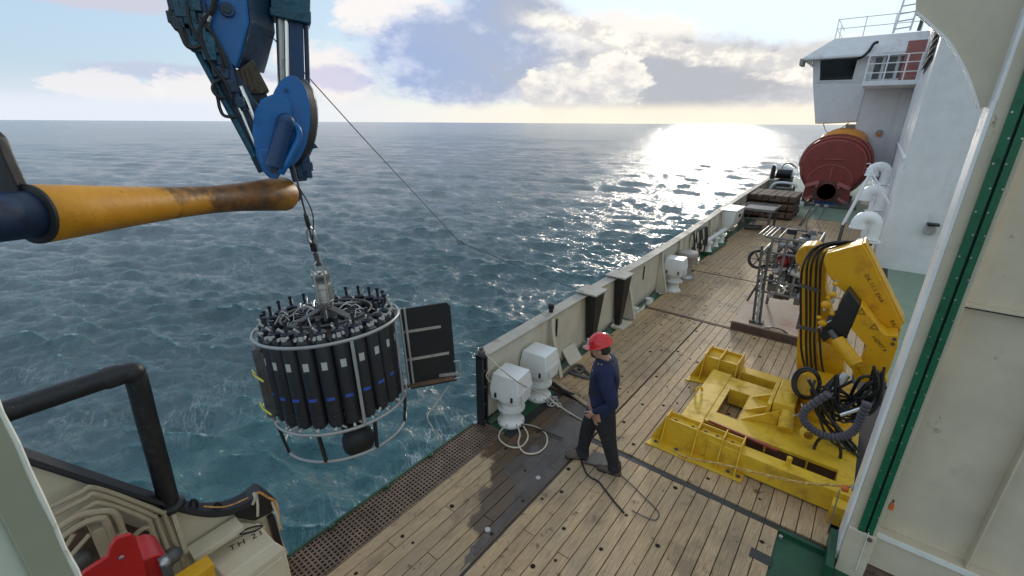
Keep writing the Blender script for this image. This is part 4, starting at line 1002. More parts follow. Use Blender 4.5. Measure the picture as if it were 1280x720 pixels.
def pipe_rail():
    XA = -3.70
    t = thing('pipe_rail', 'thick scuffed black bent pipe rail rising from the sloping rim', 'rail', (XA, .5, 1.2))
    pts = [GX(-90, 551, XA), GX(0, 517, XA), GX(100, 484, XA), GX(150, 468, XA)]
    c = GX(165, 464, XA); d_ = GX(172, 490, XA); e = GX(212, 630, XA)
    path = bez(pts+[GX(166, 466, XA), GX(173, 482, XA)], 5)+[GX(182, 518, XA), GX(200, 584, XA), e]
    MB().tube(path, .066, 16).build('pipe', mt['blackpipe'], t, smooth=60)
    MB().lathe([(.069, -.05), (.074, -.03), (.074, .03), (.069, .05)], GX(140, 471, XA), pts[3]-pts[2], 16).build('weld_collar', mt['blackpipe'], t)
    MB().ball(GX(165, 466, XA), .076, 14, 10).build('elbow_patch', mt['blackpipe'], t)
    MB().lathe([(.10, 0), (.10, .03), (.075, .05)], e-V((0, 0, .03)), (0, 0, 1), 16).build('foot_flange', mt['black'], t)
pipe_rail()
def aft_pipes():
    t = thing('pipe_bundle', 'bundle of bent cream pipes running along the inside of the aft bulwark', 'pipes', (-3.6, .4, .8))
    runs = [(-3.58, .017, [(40, 645), (100, 616), (122, 611), (200, 640), (207, 650), (240, 735)]),
            (-3.55, .017, [(45, 655), (105, 624), (124, 619), (190, 645), (197, 655), (228, 735)]),
            (-3.52, .016, [(60, 668), (110, 634), (130, 630), (180, 648), (190, 662), (215, 735)]),
            (-3.48, .021, [(55, 672), (95, 646), (120, 640), (140, 640), (150, 655), (160, 690)]),
            (-3.46, .021, [(62, 682), (100, 656), (125, 648), (134, 655), (150, 700)]),
            (-3.52, .018, [(165, 672), (180, 660), (190, 663), (192, 690), (200, 730)]),
            (-3.50, .018, [(170, 690), (185, 677), (192, 684), (196, 720)]),
            (-3.44, .014, [(75, 710), (112, 668)]), (-3.44, .014, [(78, 690), (92, 668)])]
    for X_, r_, px in runs:
        MB().tube(bez([GX(x, y, X_) for x, y in px], 6), r_, 8).build('pipe', mt['beigepipe'], t)
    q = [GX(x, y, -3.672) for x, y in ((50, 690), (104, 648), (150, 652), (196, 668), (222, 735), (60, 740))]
    MB().prism(q, (.012, 0, 0)).build('shade_panel', mt['rust'], t)  # flat dark panel added behind the pipes, standing in for the shade between them
    for px in ((118, 655), (146, 660)):
        p = GX(*px, -3.6); MB().box(-3.66, -3.45, p.y-.035, p.y+.035, p.z-.45, p.z+.05).build('clip_bar', mt['beigepipe'], t, bevel=.005)
    for px in ((205, 705), (215, 695), (100, 700), (90, 712)):
        MB().ball(GX(*px, -3.5), (.06, .07, .06), 10, 7).build('valve', mt['darksteel'], t)
aft_pipes()
def red_gear():
    X0 = -2.95
    t = thing('red_winch_bracket', 'bright red steel bracket plate with round red drum, bottom left', 'bracket', (X0, .3, .8))
    pts = [GX(x, y, X0) for x, y in ((80, 745), (105, 716), (134, 697), (138, 684), (143, 676), (152, 671), (164, 668), (170, 672), (174, 684), (181, 706), (190, 745))]
    MB().prism(pts, (-.03, 0, 0)).build('side_plate', mt['red'], t, bevel=.006)
    c = GX(186, 716, X0-.05)
    MB().cyl(c, c+V((-.25, 0, 0)), .11, n=24).build('drum', mt['red'], t, bevel=.01)
    MB().bar(GX(204, 698, X0), GX(212, 725, X0), .05, .05).build('lever', mt['darksteel'], t)
    MB().ball(GX(206, 703, X0+.03), .03).build('lever_knob', mt['steel'], t)
    MB().ball(GX(152, 697, X0+.001), (.006, .014, .014), 8, 6).build('rivet', mt['steel'], t)
red_gear()
def amber_box():
    z = .86
    t = thing('yellow_box', 'amber yellow steel box between the red drum and cream housing', 'box', (-3.0, .6, 0))
    p = [GZ(x, y, z) for x, y in ((212, 724), (258, 695), (266, 705), (238, 726))]
    MB().prism([V((q.x, q.y, 0.02)) for q in p], (0, 0, z-.02)).build('body', mt['amber'], t, bevel=.008)
    MB().prism([V((q.x, q.y, z-.05))+((V((q.x, q.y, 0))-V((p[0].x+p[2].x, p[0].y+p[2].y, 0))/2)*.06) for q in p], (0, 0, .056)).build('lid', mt['amber'], t, bevel=.006)
amber_box()
def th_box():
    z = .62
    t = thing('cream_housing', 'cream chamfered steel housing lettered TH beside the grating end', 'housing', (-3.3, .9, 0))
    T_ = [GZ(x, y, z) for x, y in ((256, 694), (326, 658), (343, 677), (281, 722))]
    c = sum((V(p) for p in T_), V((0, 0, 0)))/4
    mid = [V((c.x+(p.x-c.x)*k, c.y+(p.y-c.y)*k, z-.10)) for p, k in zip(T_, (1.0, 1.0, 1.28, 1.28))]
    bot = [V((p.x, p.y, .02)) for p in mid]
    b = MB().loft([bot, mid, T_]).build('body', mt['cream'], t, smooth=20, bevel=.008)
    # raised panel on the face towards the deck
    m2, m3 = mid[2], mid[3]; b2, b3 = bot[2], bot[3]
    n_ = (m3-m2).cross(V((0, 0, 1))).normalized()
    if n_.dot(CO-m2) < 0: n_ = -n_
    q = [m2.lerp(m3, .08)-V((0, 0, .05)), m2.lerp(m3, .92)-V((0, 0, .05)), b3.lerp(b2, .08)+V((0, 0, .06)), b2.lerp(b3, .08)+V((0, 0, .06))]
    MB().prism(q, n_*.015).build('panel', mt['cream'], t, bevel=.006)
    # lettering
    u = (T_[1]-T_[0]).normalized(); v = V((-u.y, u.x, 0))
    if v.dot(c-T_[0]) > 0: v = -v                               # letters stand away from the viewer
    M_ = Matrix((u, v, u.cross(v))).transposed().to_4x4()
    M_.translation = T_[0].lerp(T_[1], .38)-v*.10+V((0, 0, .002))-V(t.location)
    lettering('TH 21', .085, mt['text'], t, M_, 1.25)
th_box()
def lash_rope():
    XA = -3.64
    t = thing('lashing_rope', 'frayed orange and pale rope lashed round the black fairlead tip', 'rope', (XA, 1.1, .8))
    MB().tube(bez([GX(317, 618, XA), GX(325, 616, XA), GX(335, 622, XA), GX(344, 627, XA), (GX(347, 638, XA)), GX(349, 652, XA), GX(352, 662, XA)], 6), .011, 7).build('strand', mt['orangerope'], t)
    MB().tube(bez([GX(320, 616, XA), GX(322, 630, XA+.03), GX(322, 645, XA+.03)], 5), .011, 7).build('wrap', mt['rope'], t)
    MB().tube(bez([GX(317, 616, XA), GX(319, 622, XA+.03), GX(316, 630, XA)], 5), .013, 7).build('wrap', mt['rope'], t)
    MB().tube(bez([GX(340, 627, XA), GX(346, 644, XA), GX(351, 664, XA), GX(348, 655, XA)], 5), .012, 6).build('frayed_end', mt['rope'], t)
    MB().tube(bez([GX(255, 633, XA), GX(275, 634, XA), GX(290, 631, XA), GX(310, 622, XA)], 5), .006, 6).build('tail', mt['orangerope'], t)
    MB().tube(bez([GX(300, 668, -3.5), GX(318, 664, -3.45), GX(328, 657, -3.5), GX(312, 660, -3.55), GX(298, 667, -3.52)], 6), .008, 6).build('black_cord', mt['rubber'], t)
lash_rope()

# ================================================================== docking roller
def build_roller():
    A, B = GT(40, 268, 3.55), GT(356, 242, 5.06)
    t = thing('docking_roller', 'long hourglass shaped yellow brown roller held out sideways over the sea', 'roller', tuple(A))
    m = bpy.data.materials.new('stained_yellow_roller'); m.use_nodes = True
    g = NT(m.node_tree); bs = g.n['Principled BSDF']
    tc = g.node('ShaderNodeTexCoord').outputs['Object']; d = (B-A).normalized(); L = (B-A).length
    dp = g.node('ShaderNodeVectorMath', operation='DOT_PRODUCT'); g.put(dp.inputs[0], tc); dp.inputs[1].default_value = tuple(d)
    f = g.m('DIVIDE', dp.outputs['Value'], L)
    n = g.noise(tc, 3.2, 7, .7); n2 = g.noise(g.mapping(tc, loc=(3, 3, 3)), 9, 6, .75)
    c = g.mix(g.ramp(n, .3, .7), (.56, .225, .006), (.70, .315, .010))
    k = g.ramp(g.m('ADD', f, g.m('MULTIPLY', g.m('SUBTRACT', n, .5), 1.5)), .30, .58)
    k2 = g.ramp(g.m('ADD', f, g.m('MULTIPLY', g.m('SUBTRACT', n, .5), .5)), .98, .80)
    c = g.mix(g.m('MULTIPLY', g.m('MULTIPLY', k, g.m('ADD', .45, g.m('MULTIPLY', k2, .55))), .92), c, g.mix(g.ramp(n2, .35, .65), (.040, .022, .012), (.20, .075, .02)))
    c = g.mix(g.ramp(n2, .60, .72, 0, .6), c, (.12, .06, .02))
    g.l.new(c, bs.inputs['Base Color']); g.l.new(g.ramp(n, .3, .7, .38, .6), bs.inputs['Roughness'])
    b = g.node('ShaderNodeBump'); b.inputs['Strength'].default_value = .3; b.inputs['Distance'].default_value = .02; g.l.new(n2, b.inputs['Height']); g.l.new(b.outputs[0], bs.inputs['Normal'])
    prof = [(0, .150), (.008, .158), (.10, .148), (.25, .128), (.43, .110), (.57, .106), (.70, .116), (.80, .133), (.90, .150), (.985, .165), (1, .152)]
    MB().lathe([(r_, f_*L) for f_, r_ in prof], A, d, 40).build('roller', m, t, smooth=50)
    MB().lathe([(.150, -.010), (.1595, -.006), (.1595, .008), (.150, .010)], A, d, 36).build('end_ring', mt['rubber'], t)
    MB().cyl(A-d*1.2, A-d*.012, .125, n=24).build('shaft', mt['darkshaft'], t)
    MB().cyl(B+d*.0, B+d*.16, .085, n=20).build('end_stub', mt['deepblue'], t)
    MB().lathe([(.095, .1), (.095, .14), (.07, .15)], B, d, 18).build('end_nut', mt['navyblack'], t)
    h = V((d.x, d.y, 0)).normalized(); n_ = V((-h.y, h.x, 0))
    q = [GP(x, y, A-d*.02, V((CF.x, CF.y, 0)).normalized()) for x, y in ((-30, 150), (-6, 172), (3, 196), (24, 242), (28, 256), (-40, 268))]
    MB().prism(q, V((CF.x, CF.y, 0)).normalized()*.06).build('hanger_bracket', mt['black'], t, bevel=.01)
build_roller()

# ================================================================== blue crane head
def build_blue_crane():
    P0 = GT(350, 160, 4.9); d = ray(350, 160); n = V((d.x, d.y, 0)).normalized(); s = V((n.y, -n.x, 0)); up = V((0, 0, 1))
    t = thing('launch_crane', 'blue hydraulic crane head with sheave hanging over the side at the top', 'crane', tuple(P0))
    def q(x, y, off=0.0): return GP(x, y, P0+n*off, n)
    def slab(name, px, off, ext, m, bevel=.006, parent=None): return MB().prism([q(x, y, off) for x, y in px], ext).build(name, m, parent or t, bevel=bevel)
    # main boom: bright face, dark right flank
    boom = [(252, -140), (307, -140), (307.5, 0), (310.5, 27), (300, 69), (295, 86), (286, 78), (262, 34), (256, 5)]
    slab('boom', boom, -.12, n*.50+s*.165, mt['blue'], .012)
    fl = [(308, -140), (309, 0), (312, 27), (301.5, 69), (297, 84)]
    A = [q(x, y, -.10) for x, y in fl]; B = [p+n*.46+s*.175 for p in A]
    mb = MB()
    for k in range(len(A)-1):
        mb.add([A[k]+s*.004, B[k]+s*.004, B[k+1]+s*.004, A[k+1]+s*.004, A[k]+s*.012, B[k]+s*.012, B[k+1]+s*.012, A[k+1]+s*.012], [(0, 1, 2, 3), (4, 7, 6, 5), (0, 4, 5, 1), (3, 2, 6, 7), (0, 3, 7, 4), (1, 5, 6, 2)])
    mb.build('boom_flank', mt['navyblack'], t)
    MB().cyl(q(232, 36, -.15), q(318, 196, -.12), .028, n=10).build('side_rail', mt['teal'], t)
    MB().cyl(q(252, 40, -.17), q(306, 138, -.15), .022, n=10).build('side_rail', mt['navyblack'], t)
    c = q(284, 12, -.13); MB().cyl(c, c-n*.02, .055, n=20).build('pivot_pin', mt['deepblue'], t, bevel=.004)
    c2 = c-n*.021; MB().cyl(c2, c2-n*.012, .03, n=14).build('pin_cap', mt['navyblack'], t)
    # inner telescopic arm and guides running down to the sheave
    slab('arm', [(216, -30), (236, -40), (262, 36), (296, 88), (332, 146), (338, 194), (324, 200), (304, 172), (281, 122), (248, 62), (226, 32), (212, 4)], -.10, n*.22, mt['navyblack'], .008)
    slab('arm_edge', [(236, -20), (252, -20), (264, 36), (290, 80), (300, 120), (294, 122), (270, 78), (250, 44)], -.16, n*.06, mt['deepblue'], .006)
    slab('guide_block', [(295, 88), (316, 74), (336, 112), (330, 117), (297, 116)], -.08, n*.34, mt['grease'], .008)
    slab('arm_core', [(297, 112), (331, 112), (346, 148), (322, 170), (302, 134)], .0, n*.2, mt['navyblack'], .006)
    for k in range(4): MB().bar(q(297+5*k, 88-2*k, -.09), q(302+7*k, 114, -.09), .014, .014).build('guide_strip', mt['rust'], t)
    MB().cyl(q(300, 108, -.1), q(324, 160, -.1), .028, n=14).build('chrome_rod', mt['chrome'], t)
    MB().cyl(q(296, 128, -.13), q(322, 188, -.13), .017, n=12).build('chrome_rod', mt['chrome'], t)
    MB().cyl(q(262, 60, -.13), q(298, 130, -.13), .04, n=14).build('hydraulic_barrel', mt['navyblack'], t)
    # hose clutter on the left side
    H = [[(222, -4), (214, 14), (217, 30), (226, 40), (232, 52), (244, 58)], [(228, 36), (234, 50), (238, 58), (246, 60)], [(226, 34), (232, 54), (241, 60), (252, 57)],
         [(268, -6), (264, 12), (255, 24), (250, 40), (256, 62)], [(272, -6), (268, 12), (259, 26), (254, 44), (262, 68)], [(250, 20), (262, 36), (270, 50), (276, 66), (280, 90)],
         [(252, 30), (266, 42), (276, 60), (284, 84)], [(276, 98), (268, 104), (266, 112), (272, 120), (282, 122)], [(268, 108), (272, 122), (275, 136), (281, 145), (296, 146)], [(240, 10), (246, 26), (256, 40), (262, 56)],
         [(258, 70), (270, 88), (282, 104), (290, 124)], [(234, 8), (238, 30), (250, 52), (262, 76)]]
    for i, px in enumerate(H):
        MB().tube(bez([q(x, y, -.18-.01*(i % 4)) for x, y in px], 6), .014 if i > 2 else .020, 7).build('hose', mt['hose'] if i not in (3, 4) else mt['rubber'], t)
    for px, r_ in (((218, 6), .04), ((216, 22), .035), ((228, 12), .05), ((238, 22), .045), ((256, 26), .04), ((250, 42), .05), ((268, 60), .035), ((262, 50), .045), ((242, 4), .05), ((276, 76), .03), ((224, 30), .04), ((234, 44), .035), ((246, 56), .045), ((280, 92), .035), ((290, 108), .04), ((262, 66), .05), ((232, 2), .05), ((300, 128), .035), ((272, 90), .035)):
        o = MB().obox(q(*px, -.16), s*r_, n*r_, up*r_*1.2).build('valve_block', mt['teal'] if r_ > .04 else mt['navyblack'], t, bevel=.008)
    MB().cyl(q(255, 24, -.20), q(258, 18, -.2), .016).cyl(q(260, 27, -.20), q(263, 20, -.2), .016).build('hose_fitting', mt['steel'], t)
    # vertical telescopic post on the right
    slab('post_head', [(335, -120), (390, -120), (388, 12), (388, 29), (372, 27), (338, 18)], .25, n*.32, mt['teal'], .014)
    slab('post_collar', [(336, 8), (389, 14), (389, 30), (337, 19)], .235, n*.35, mt['teal'], .01)
    slab('post_panel', [(361, 22), (379, 26), (381, 112), (362, 112)], .30, n*.2, mt['deepblue'], .006)
    for x0, x1, r_, m in ((349, 351, .032, 'steel'), (357, 358, .030, 'chrome'), (382, 384, .022, 'navyblack')):
        MB().cyl(q(x0, 15, .32), q(x1+1, 115, .32), r_, n=14).build('slide_rod', mt[m], t)
    slab('post_web', [(352, 20), (362, 22), (363, 112), (353, 112)], .36, n*.06, mt['navyblack'], .004)
    # sheave: big disc turned to the right, with front cheek plate and cylinder housing
    def ell(cx, cy, a, b_, tilt, k=36):
        return [(cx+a*math.cos(u)*math.cos(tilt)-b_*math.sin(u)*math.sin(tilt), cy+a*math.cos(u)*math.sin(tilt)+b_*math.sin(u)*math.cos(tilt)) for u in [2*math.pi*i/k for i in range(k)]]
    slab('sheave_cheek', ell(361, 152, 27, 58, rad(4)), -.10, n*.035, mt['blue'], .010)
    slab('sheave_wheel', ell(363.5, 153, 25, 55, rad(4)), -.062, n*.06+s*.05, mt['black'], .006)
    slab('sheave_far_cheek', ell(368.5, 154, 27, 58, rad(4)), .0, n*.035+s*.02, mt['navyblack'], .008)
    slab('cheek_plate', [(315, 165), (318, 140), (326, 124), (340, 118), (353, 119), (362, 126), (366, 140), (364, 158), (358, 180), (352, 215), (346, 223), (336, 222), (328, 214), (320, 195)], -.16, n*.055, mt['blue'], .016)
    slab('lower_cheek', [(322, 186), (356, 186), (353, 214), (347, 224), (337, 223), (328, 214)], -.20, n*.04, mt['blue'], .012)
    a, b_ = q(357, 152, -.22), q(343, 208, -.24)
    MB().cyl(a, b_, .074, n=22).ball(a, .074, 16, 10).build('motor_housing', mt['deepblue'], t, smooth=60)
    MB().tube(bez([q(362, 153, -.22), q(371, 160, -.2), q(373, 172, -.2), q(366, 188, -.22), q(357, 205, -.24), q(351, 216, -.22)], 6), .033, 10).build('guard_tube', mt['blue'], t)
    c = q(358, 113, -.105); MB().cyl(c, c-n*.012, .018, n=10).build('inspection_hole', mt['deepblue'], t)
    c = q(342, 213, -.245); MB().cyl(c, c-n*.012, .03, n=10).build('pin', mt['navyblack'], t)
    # spikes and fittings behind the disc on the right
    slab('wedge', [(386, 168), (398, 185), (384, 187)], .02, n*.1, mt['deepblue'], .004)
    for k, (x, y) in enumerate(((380, 198), (384, 208), (378, 216), (383, 217))):
        MB().obox(q(x, y, .04), s*.05, n*.05, up*.04).build('clamp', mt['navyblack'], t, bevel=.008)
    slab('lower_bracket', [(358, 196), (384, 200), (384, 226), (366, 228)], .0, n*.14, mt['navyblack'], .01)
    MB().cyl(q(320, 194, -.06), q(330, 214, -.06), .05, n=14).build('rod_end', mt['navyblack'], t)
    return q
QC = build_blue_crane()

# ================================================================== water sampling rosette
ROS_O = GT(435, 531.2, 5.5)
RD = V((ROS_O.x, ROS_O.y, 0)).normalized(); RS = V((RD.y, -RD.x, 0))
ROS_R = Matrix.Rotation(-.096, 3, RS)@Matrix.Rotation(-.0324, 3, RD)
def rosw(p): p = V(p); return ROS_O+ROS_R@V((p.x*.843, p.y*.843, p.z*.985))
def build_rosette():
    t = thing('sampling_rosette', 'round water sampling rosette of black bottles in a silver frame hanging over the sea', 'water sampler', tuple(ROS_O))
    ORG[t.name] = V((0, 0, 0))
    dd = V((ROS_O.x, ROS_O.y, 0)).normalized(); ss = V((dd.y, -dd.x, 0))
    t.rotation_euler = ROS_R.to_euler(); t.scale = (.843, .843, .985)
    RB = .69
    def ringpts(r, z, n=64): return [(r*math.cos(2*math.pi*k/n), r*math.sin(2*math.pi*k/n), z) for k in range(n)]
    MB().tube(ringpts(.835, 1.245), .0165, 10, True).build('top_ring', mt['silver'], t, smooth=80)
    MB().tube(ringpts(.80, .33), .017, 10, True).build('middle_ring', mt['silver'], t, smooth=80)
    MB().tube(ringpts(.747, .0), .015, 10, True).build('bottom_ring', mt['silver'], t, smooth=80)
    MB().tube(ringpts(.52, 1.34), .014, 8, True).build('inner_ring', mt['darksteel'], t, smooth=80)
    vd = math.atan2(-dd.y, -dd.x)                       # direction towards the viewer
    for k in range(8):
        a = vd+rad(22.5+45*k); c, s_ = math.cos(a), math.sin(a)
        MB().bar((.80*c, .80*s_, .33), (.747*c, .747*s_, .0), .035, .03).build('leg', mt['black'], t)
    for k, da in enumerate((14, 104, 194, 284, 62, 242)):
        a = vd+rad(da); c, s_ = math.cos(a), math.sin(a)
        MB().bar((.835*c, .835*s_, 1.25), (.805*c, .805*s_, .33), .035, .022, (c, s_, 0)).build('upright', mt['silver'], t, bevel=.004)
    # spokes of the lower frame
    for k in range(6):
        a = vd+rad(15+60*k); MB().bar((.05*math.cos(a), .05*math.sin(a), .34), (.8*math.cos(a), .8*math.sin(a), .33), .06, .03).build('lower_spoke', mt['silver'], t, bevel=.004)
    for k in range(4):
        a = vd+rad(35+90*k); MB().bar((.1*math.cos(a), .1*math.sin(a), 1.40), (.80*math.cos(a), .80*math.sin(a), 1.26), .09, .02).build('top_arm', mt['darksteel'], t, bevel=.004)
    # 24 bottles, one master then copies with their caps, labels and tape
    bm_ = [(.060, .36), (.080, .38), (.089, .42), (.089, 1.18), (.083, 1.235), (.066, 1.275), (.060, 1.285)]
    first = None
    nB = 24
    for k in range(nB):
        a = vd+rad(360*k/nB+7); c, s_ = math.cos(a), math.sin(a)
        facing = math.cos(a-vd)
        if first is None:
            o = MB().lathe(bm_, (0, 0, 0), n=22).build('bottle', mt['bottle'], t, wpos=False, smooth=45)
            cap = MB().lathe([(.062, 1.285), (.066, 1.29), (.066, 1.335), (.05, 1.35), (.018, 1.355)], n=18).build('cap', mt['bottlecap'], o, wpos=False)
            spike = MB().lathe([(.018, 1.35), (.016, 1.42), (.022, 1.425), (.022, 1.455), (.008, 1.46)], n=10).build('air_valve', mt['bottlecap'], o, wpos=False)
            fit = MB().cyl((.05, -.045, 1.30), (.09, -.05, 1.30), .017, n=8).cyl((.05, .045, 1.315), (.088, .05, 1.315), .015, n=8).cyl((.02, -.03, 1.36), (.055, -.05, 1.40), .012, n=8).box(.058, .075, -.02, .025, 1.28, 1.325).build('spigot', mt['label'], o, wpos=False); stuff(fit)
            ar = [(.0902*math.cos(u), .0902*math.sin(u)) for u in np.linspace(-.34, .34, 7)]
            lab = MB().add([(x, y, z) for z in (.985, 1.065) for x, y in ar], [(i, i+1, i+8, i+7) for i in range(6)]).build('label_patch', mt['label'], o, wpos=False, smooth=60)
            ar = [(.0900*math.cos(u), .0900*math.sin(u)) for u in np.linspace(-.5, .5, 9)]
            bnd = MB().add([(x, y, z) for z in (.668, .700) for x, y in ar], [(i, i+1, i+10, i+9) for i in range(8)]).build('tape_band', mt['bluetape'], o, wpos=False, smooth=60)
            clamp = MB().tube([(.0915*math.cos(u), .0915*math.sin(u), .50) for u in np.linspace(0, 6.1, 18)], .004, 5).build('clamp_band', mt['bottlecap'], o, wpos=False)
            tap = MB().cyl((.05, 0, .375), (.11, 0, .37), .012, n=8).ball((.11, 0, .37), .018, 8, 6).cyl((.02, .05, .36), (.03, .10, .33), .012, n=8).build('drain_tap', mt['label'], o, wpos=False); stuff(tap)
            parts = [cap, spike, fit, lab, bnd, clamp, tap]; first = o
        else:
            o = link_copy(first, t)
            for p_ in parts: link_copy(p_, o)
        o.location = (RB*c, RB*s_, RNG.uniform(-.012, .012)); o.rotation_euler = (0, 0, a+RNG.uniform(-.12, .12))
    # central lift cylinder and release unit
    MB().lathe([(.075, 1.25), (.085, 1.38), (.10, 1.44), (.10, 1.47), (.092, 1.475), (.092, 1.60), (.108, 1.61), (.108, 1.645), (.092, 1.65), (.092, 1.71), (.10, 1.72), (.10, 1.76), (.06, 1.78)], n=26).build('release_unit', mt['stainless'], t)
    for k in range(5):
        a = 1.256*k; MB().cyl((.098*math.cos(a), .098*math.sin(a), 1.45), (.098*math.cos(a), .098*math.sin(a), 1.80), .012, n=8).build('tie_rod', mt['steel'], t)
    MB().tube([(.0, -.04, 1.77), (0, -.045, 1.86), (0, 0, 1.90), (0, .045, 1.86), (0, .04, 1.77)], .013, 8).build('lifting_eye', mt['steel'], t)
    MB().cyl((0, 0, .30), (0, 0, 1.30), .09, n=18).build('core_tube', mt['black'], t)
    # cluttered release levers, lanyards and tubing inside the top
    cl = MB()
    for k in range(48):
        a = RNG.uniform(0, 6.28); r0 = RNG.uniform(.10, .5); r1 = min(.60, r0+RNG.uniform(.05, .3)); b_ = a+RNG.uniform(-.5, .5)
        z = RNG.uniform(1.24, 1.37)
        cl.tube(bez([(r0*math.cos(a), r0*math.sin(a), z), ((r0+r1)/2*math.cos((a+b_)/2), (r0+r1)/2*math.sin((a+b_)/2), z+.05), (r1*math.cos(b_), r1*math.sin(b_), z-.02)], 3), RNG.uniform(.005, .012), 5)
    stuff(cl.build('lanyards', mt['steel'], t, wpos=False))
    cl = MB()
    for k in range(22):
        a = 6.283*k/22; cl.obox((.30*math.cos(a), .30*math.sin(a), 1.33), V((math.cos(a), math.sin(a), 0))*.06, V((-math.sin(a), math.cos(a), 0))*.012, (0, 0, .02))
    stuff(cl.build('trigger_levers', mt['black'], t, wpos=False))
    MB().lathe([(.56, 1.17), (.56, 1.19), (.10, 1.19), (.10, 1.17)], n=36).build('carrier_plate', mt['darksteel'], t)
    # sensors below the bottles
    for k in range(7):
        a = vd+rad(-150+43*k); r_ = .42
        MB().cyl((r_*math.cos(a), r_*math.sin(a), .22), (r_*math.cos(a+.5), r_*math.sin(a+.5), .40), .045, n=12).build('sensor', mt['stainless'] if k % 2 else mt['label'], t)
    cl = MB()
    for k in range(40):
        a = RNG.uniform(0, 6.28); r_ = RNG.uniform(.35, .78); cl.cyl((r_*math.cos(a), r_*math.sin(a), .33+RNG.uniform(0, .05)), (r_*math.cos(a+.06), r_*math.sin(a+.06), .37+RNG.uniform(0, .05)), .014, n=6)
    stuff(cl.build('small_fittings', mt['label'], t, wpos=False))
    # round black altimeter / camera housing below, in front
    a = vd+rad(10); cx, cy = .50*math.cos(a), .50*math.sin(a); ax = V((math.cos(a)*.8, math.sin(a)*.8, -.55)).normalized()
    c0 = V((cx, cy, .10))
    MB().lathe([(.12, -.26), (.14, -.24), (.145, -.05), (.18, 0), (.19, .08), (.18, .13), (.15, .165), (.07, .18)], c0, ax, 28).build('camera_housing', mt['rubber'], t, smooth=50)
    MB().obox(c0-ax*.24, V((-math.sin(a), math.cos(a), 0))*.09, ax*.05, (0, 0, .10)).build('housing_bracket', mt['silver'], t, bevel=.006)
    # left: grey tube probe with yellow bungees, beyond the frame
    a = vd+rad(-76); cx, cy = .80*math.cos(a), .80*math.sin(a)
    MB().cyl((cx, cy, .42), (cx, cy, 1.15), .065, n=18).build('probe', mt['darksteel'], t)
    MB().cyl((cx*.93+.04, cy*.93, .46), (cx*.93+.04, cy*.93, 1.12), .07, n=18).build('probe', mt['darksteel'], t)
    for z in (.55, .90):
        pts = [(.90*math.cos(a+u), .90*math.sin(a+u), z+.02*math.sin(8*u)) for u in np.linspace(-.16, .34, 9)]
        MB().tube(pts, .010, 6).build('bungee', mt['yellowcord'], t)
        MB().tube([V(p)+V((0, 0, .035)) for p in pts[1:6]], .008, 6).build('bungee', mt['yellowcord'], t)
    # black fin board to the right
    rt = V((-math.sin(vd), math.cos(vd), 0)); tv = V((math.cos(vd), math.sin(vd), 0))
    if rt.dot(ss) < 0: rt = -rt
    f0 = rt*.86+tv*(-.02); e = (rt*.98+tv*.12).normalized()
    nf = e.cross(V((0, 0, 1))).normalized()
    P_ = [f0+V((0, 0, .24)), f0+e*.64+V((0, 0, .24)), f0+e*.66+V((0, 0, 1.19)), f0+e*.62+V((0, 0, 1.235)), f0+V((0, 0, 1.23))]
    MB().prism(P_, nf*.02).build('fin', mt['fin'], t, bevel=.006)
    fs = -1 if nf.dot(tv) > 0 else 1
    for z, a0, a1 in ((.96, .01, .50), (.62, .0, .57)):
        MB().bar(f0+e*a0+tv*.03+V((0, 0, z)), f0+e*a1+tv*.03+V((0, 0, z)), .015, .030).build('fin_batten', mt['cap'], t)
    MB().bar(f0+e*.40+tv*.035+V((0, 0, .36)), f0+e*.66+tv*.035+V((0, 0, .34)), .02, .04).build('fin_bracket', mt['steel'], t)
    MB().tube([f0+e*.60+tv*.03+V((0, 0, .28)), f0+e*.70+tv*.03+V((0, 0, .28)), f0+e*.70+tv*.03+V((0, 0, .50)), f0+e*.62+tv*.03+V((0, 0, .50))], .011, 6).build('fin_eye', mt['silver'], t)
    MB().bar(rt*.72+V((0, 0, .30)), f0+e*.60+tv*.04+V((0, 0, .30)), .05, .04).build('fin_strut', mt['rust'], t)
    for dz in (0, .06):
        MB().tube([rt*(.84+dz)+tv*.06+V((0, 0, .34)), rt*(.85+dz)+tv*.06+V((0, 0, 1.25))], .016, 8).build('fin_post', mt['silver'], t)
    MB().tube([rt*.84+tv*.06+V((0, 0, 1.25)), rt*.70+tv*.02+V((0, 0, 1.27))], .014, 8).build('fin_post', mt['silver'], t)
build_rosette()

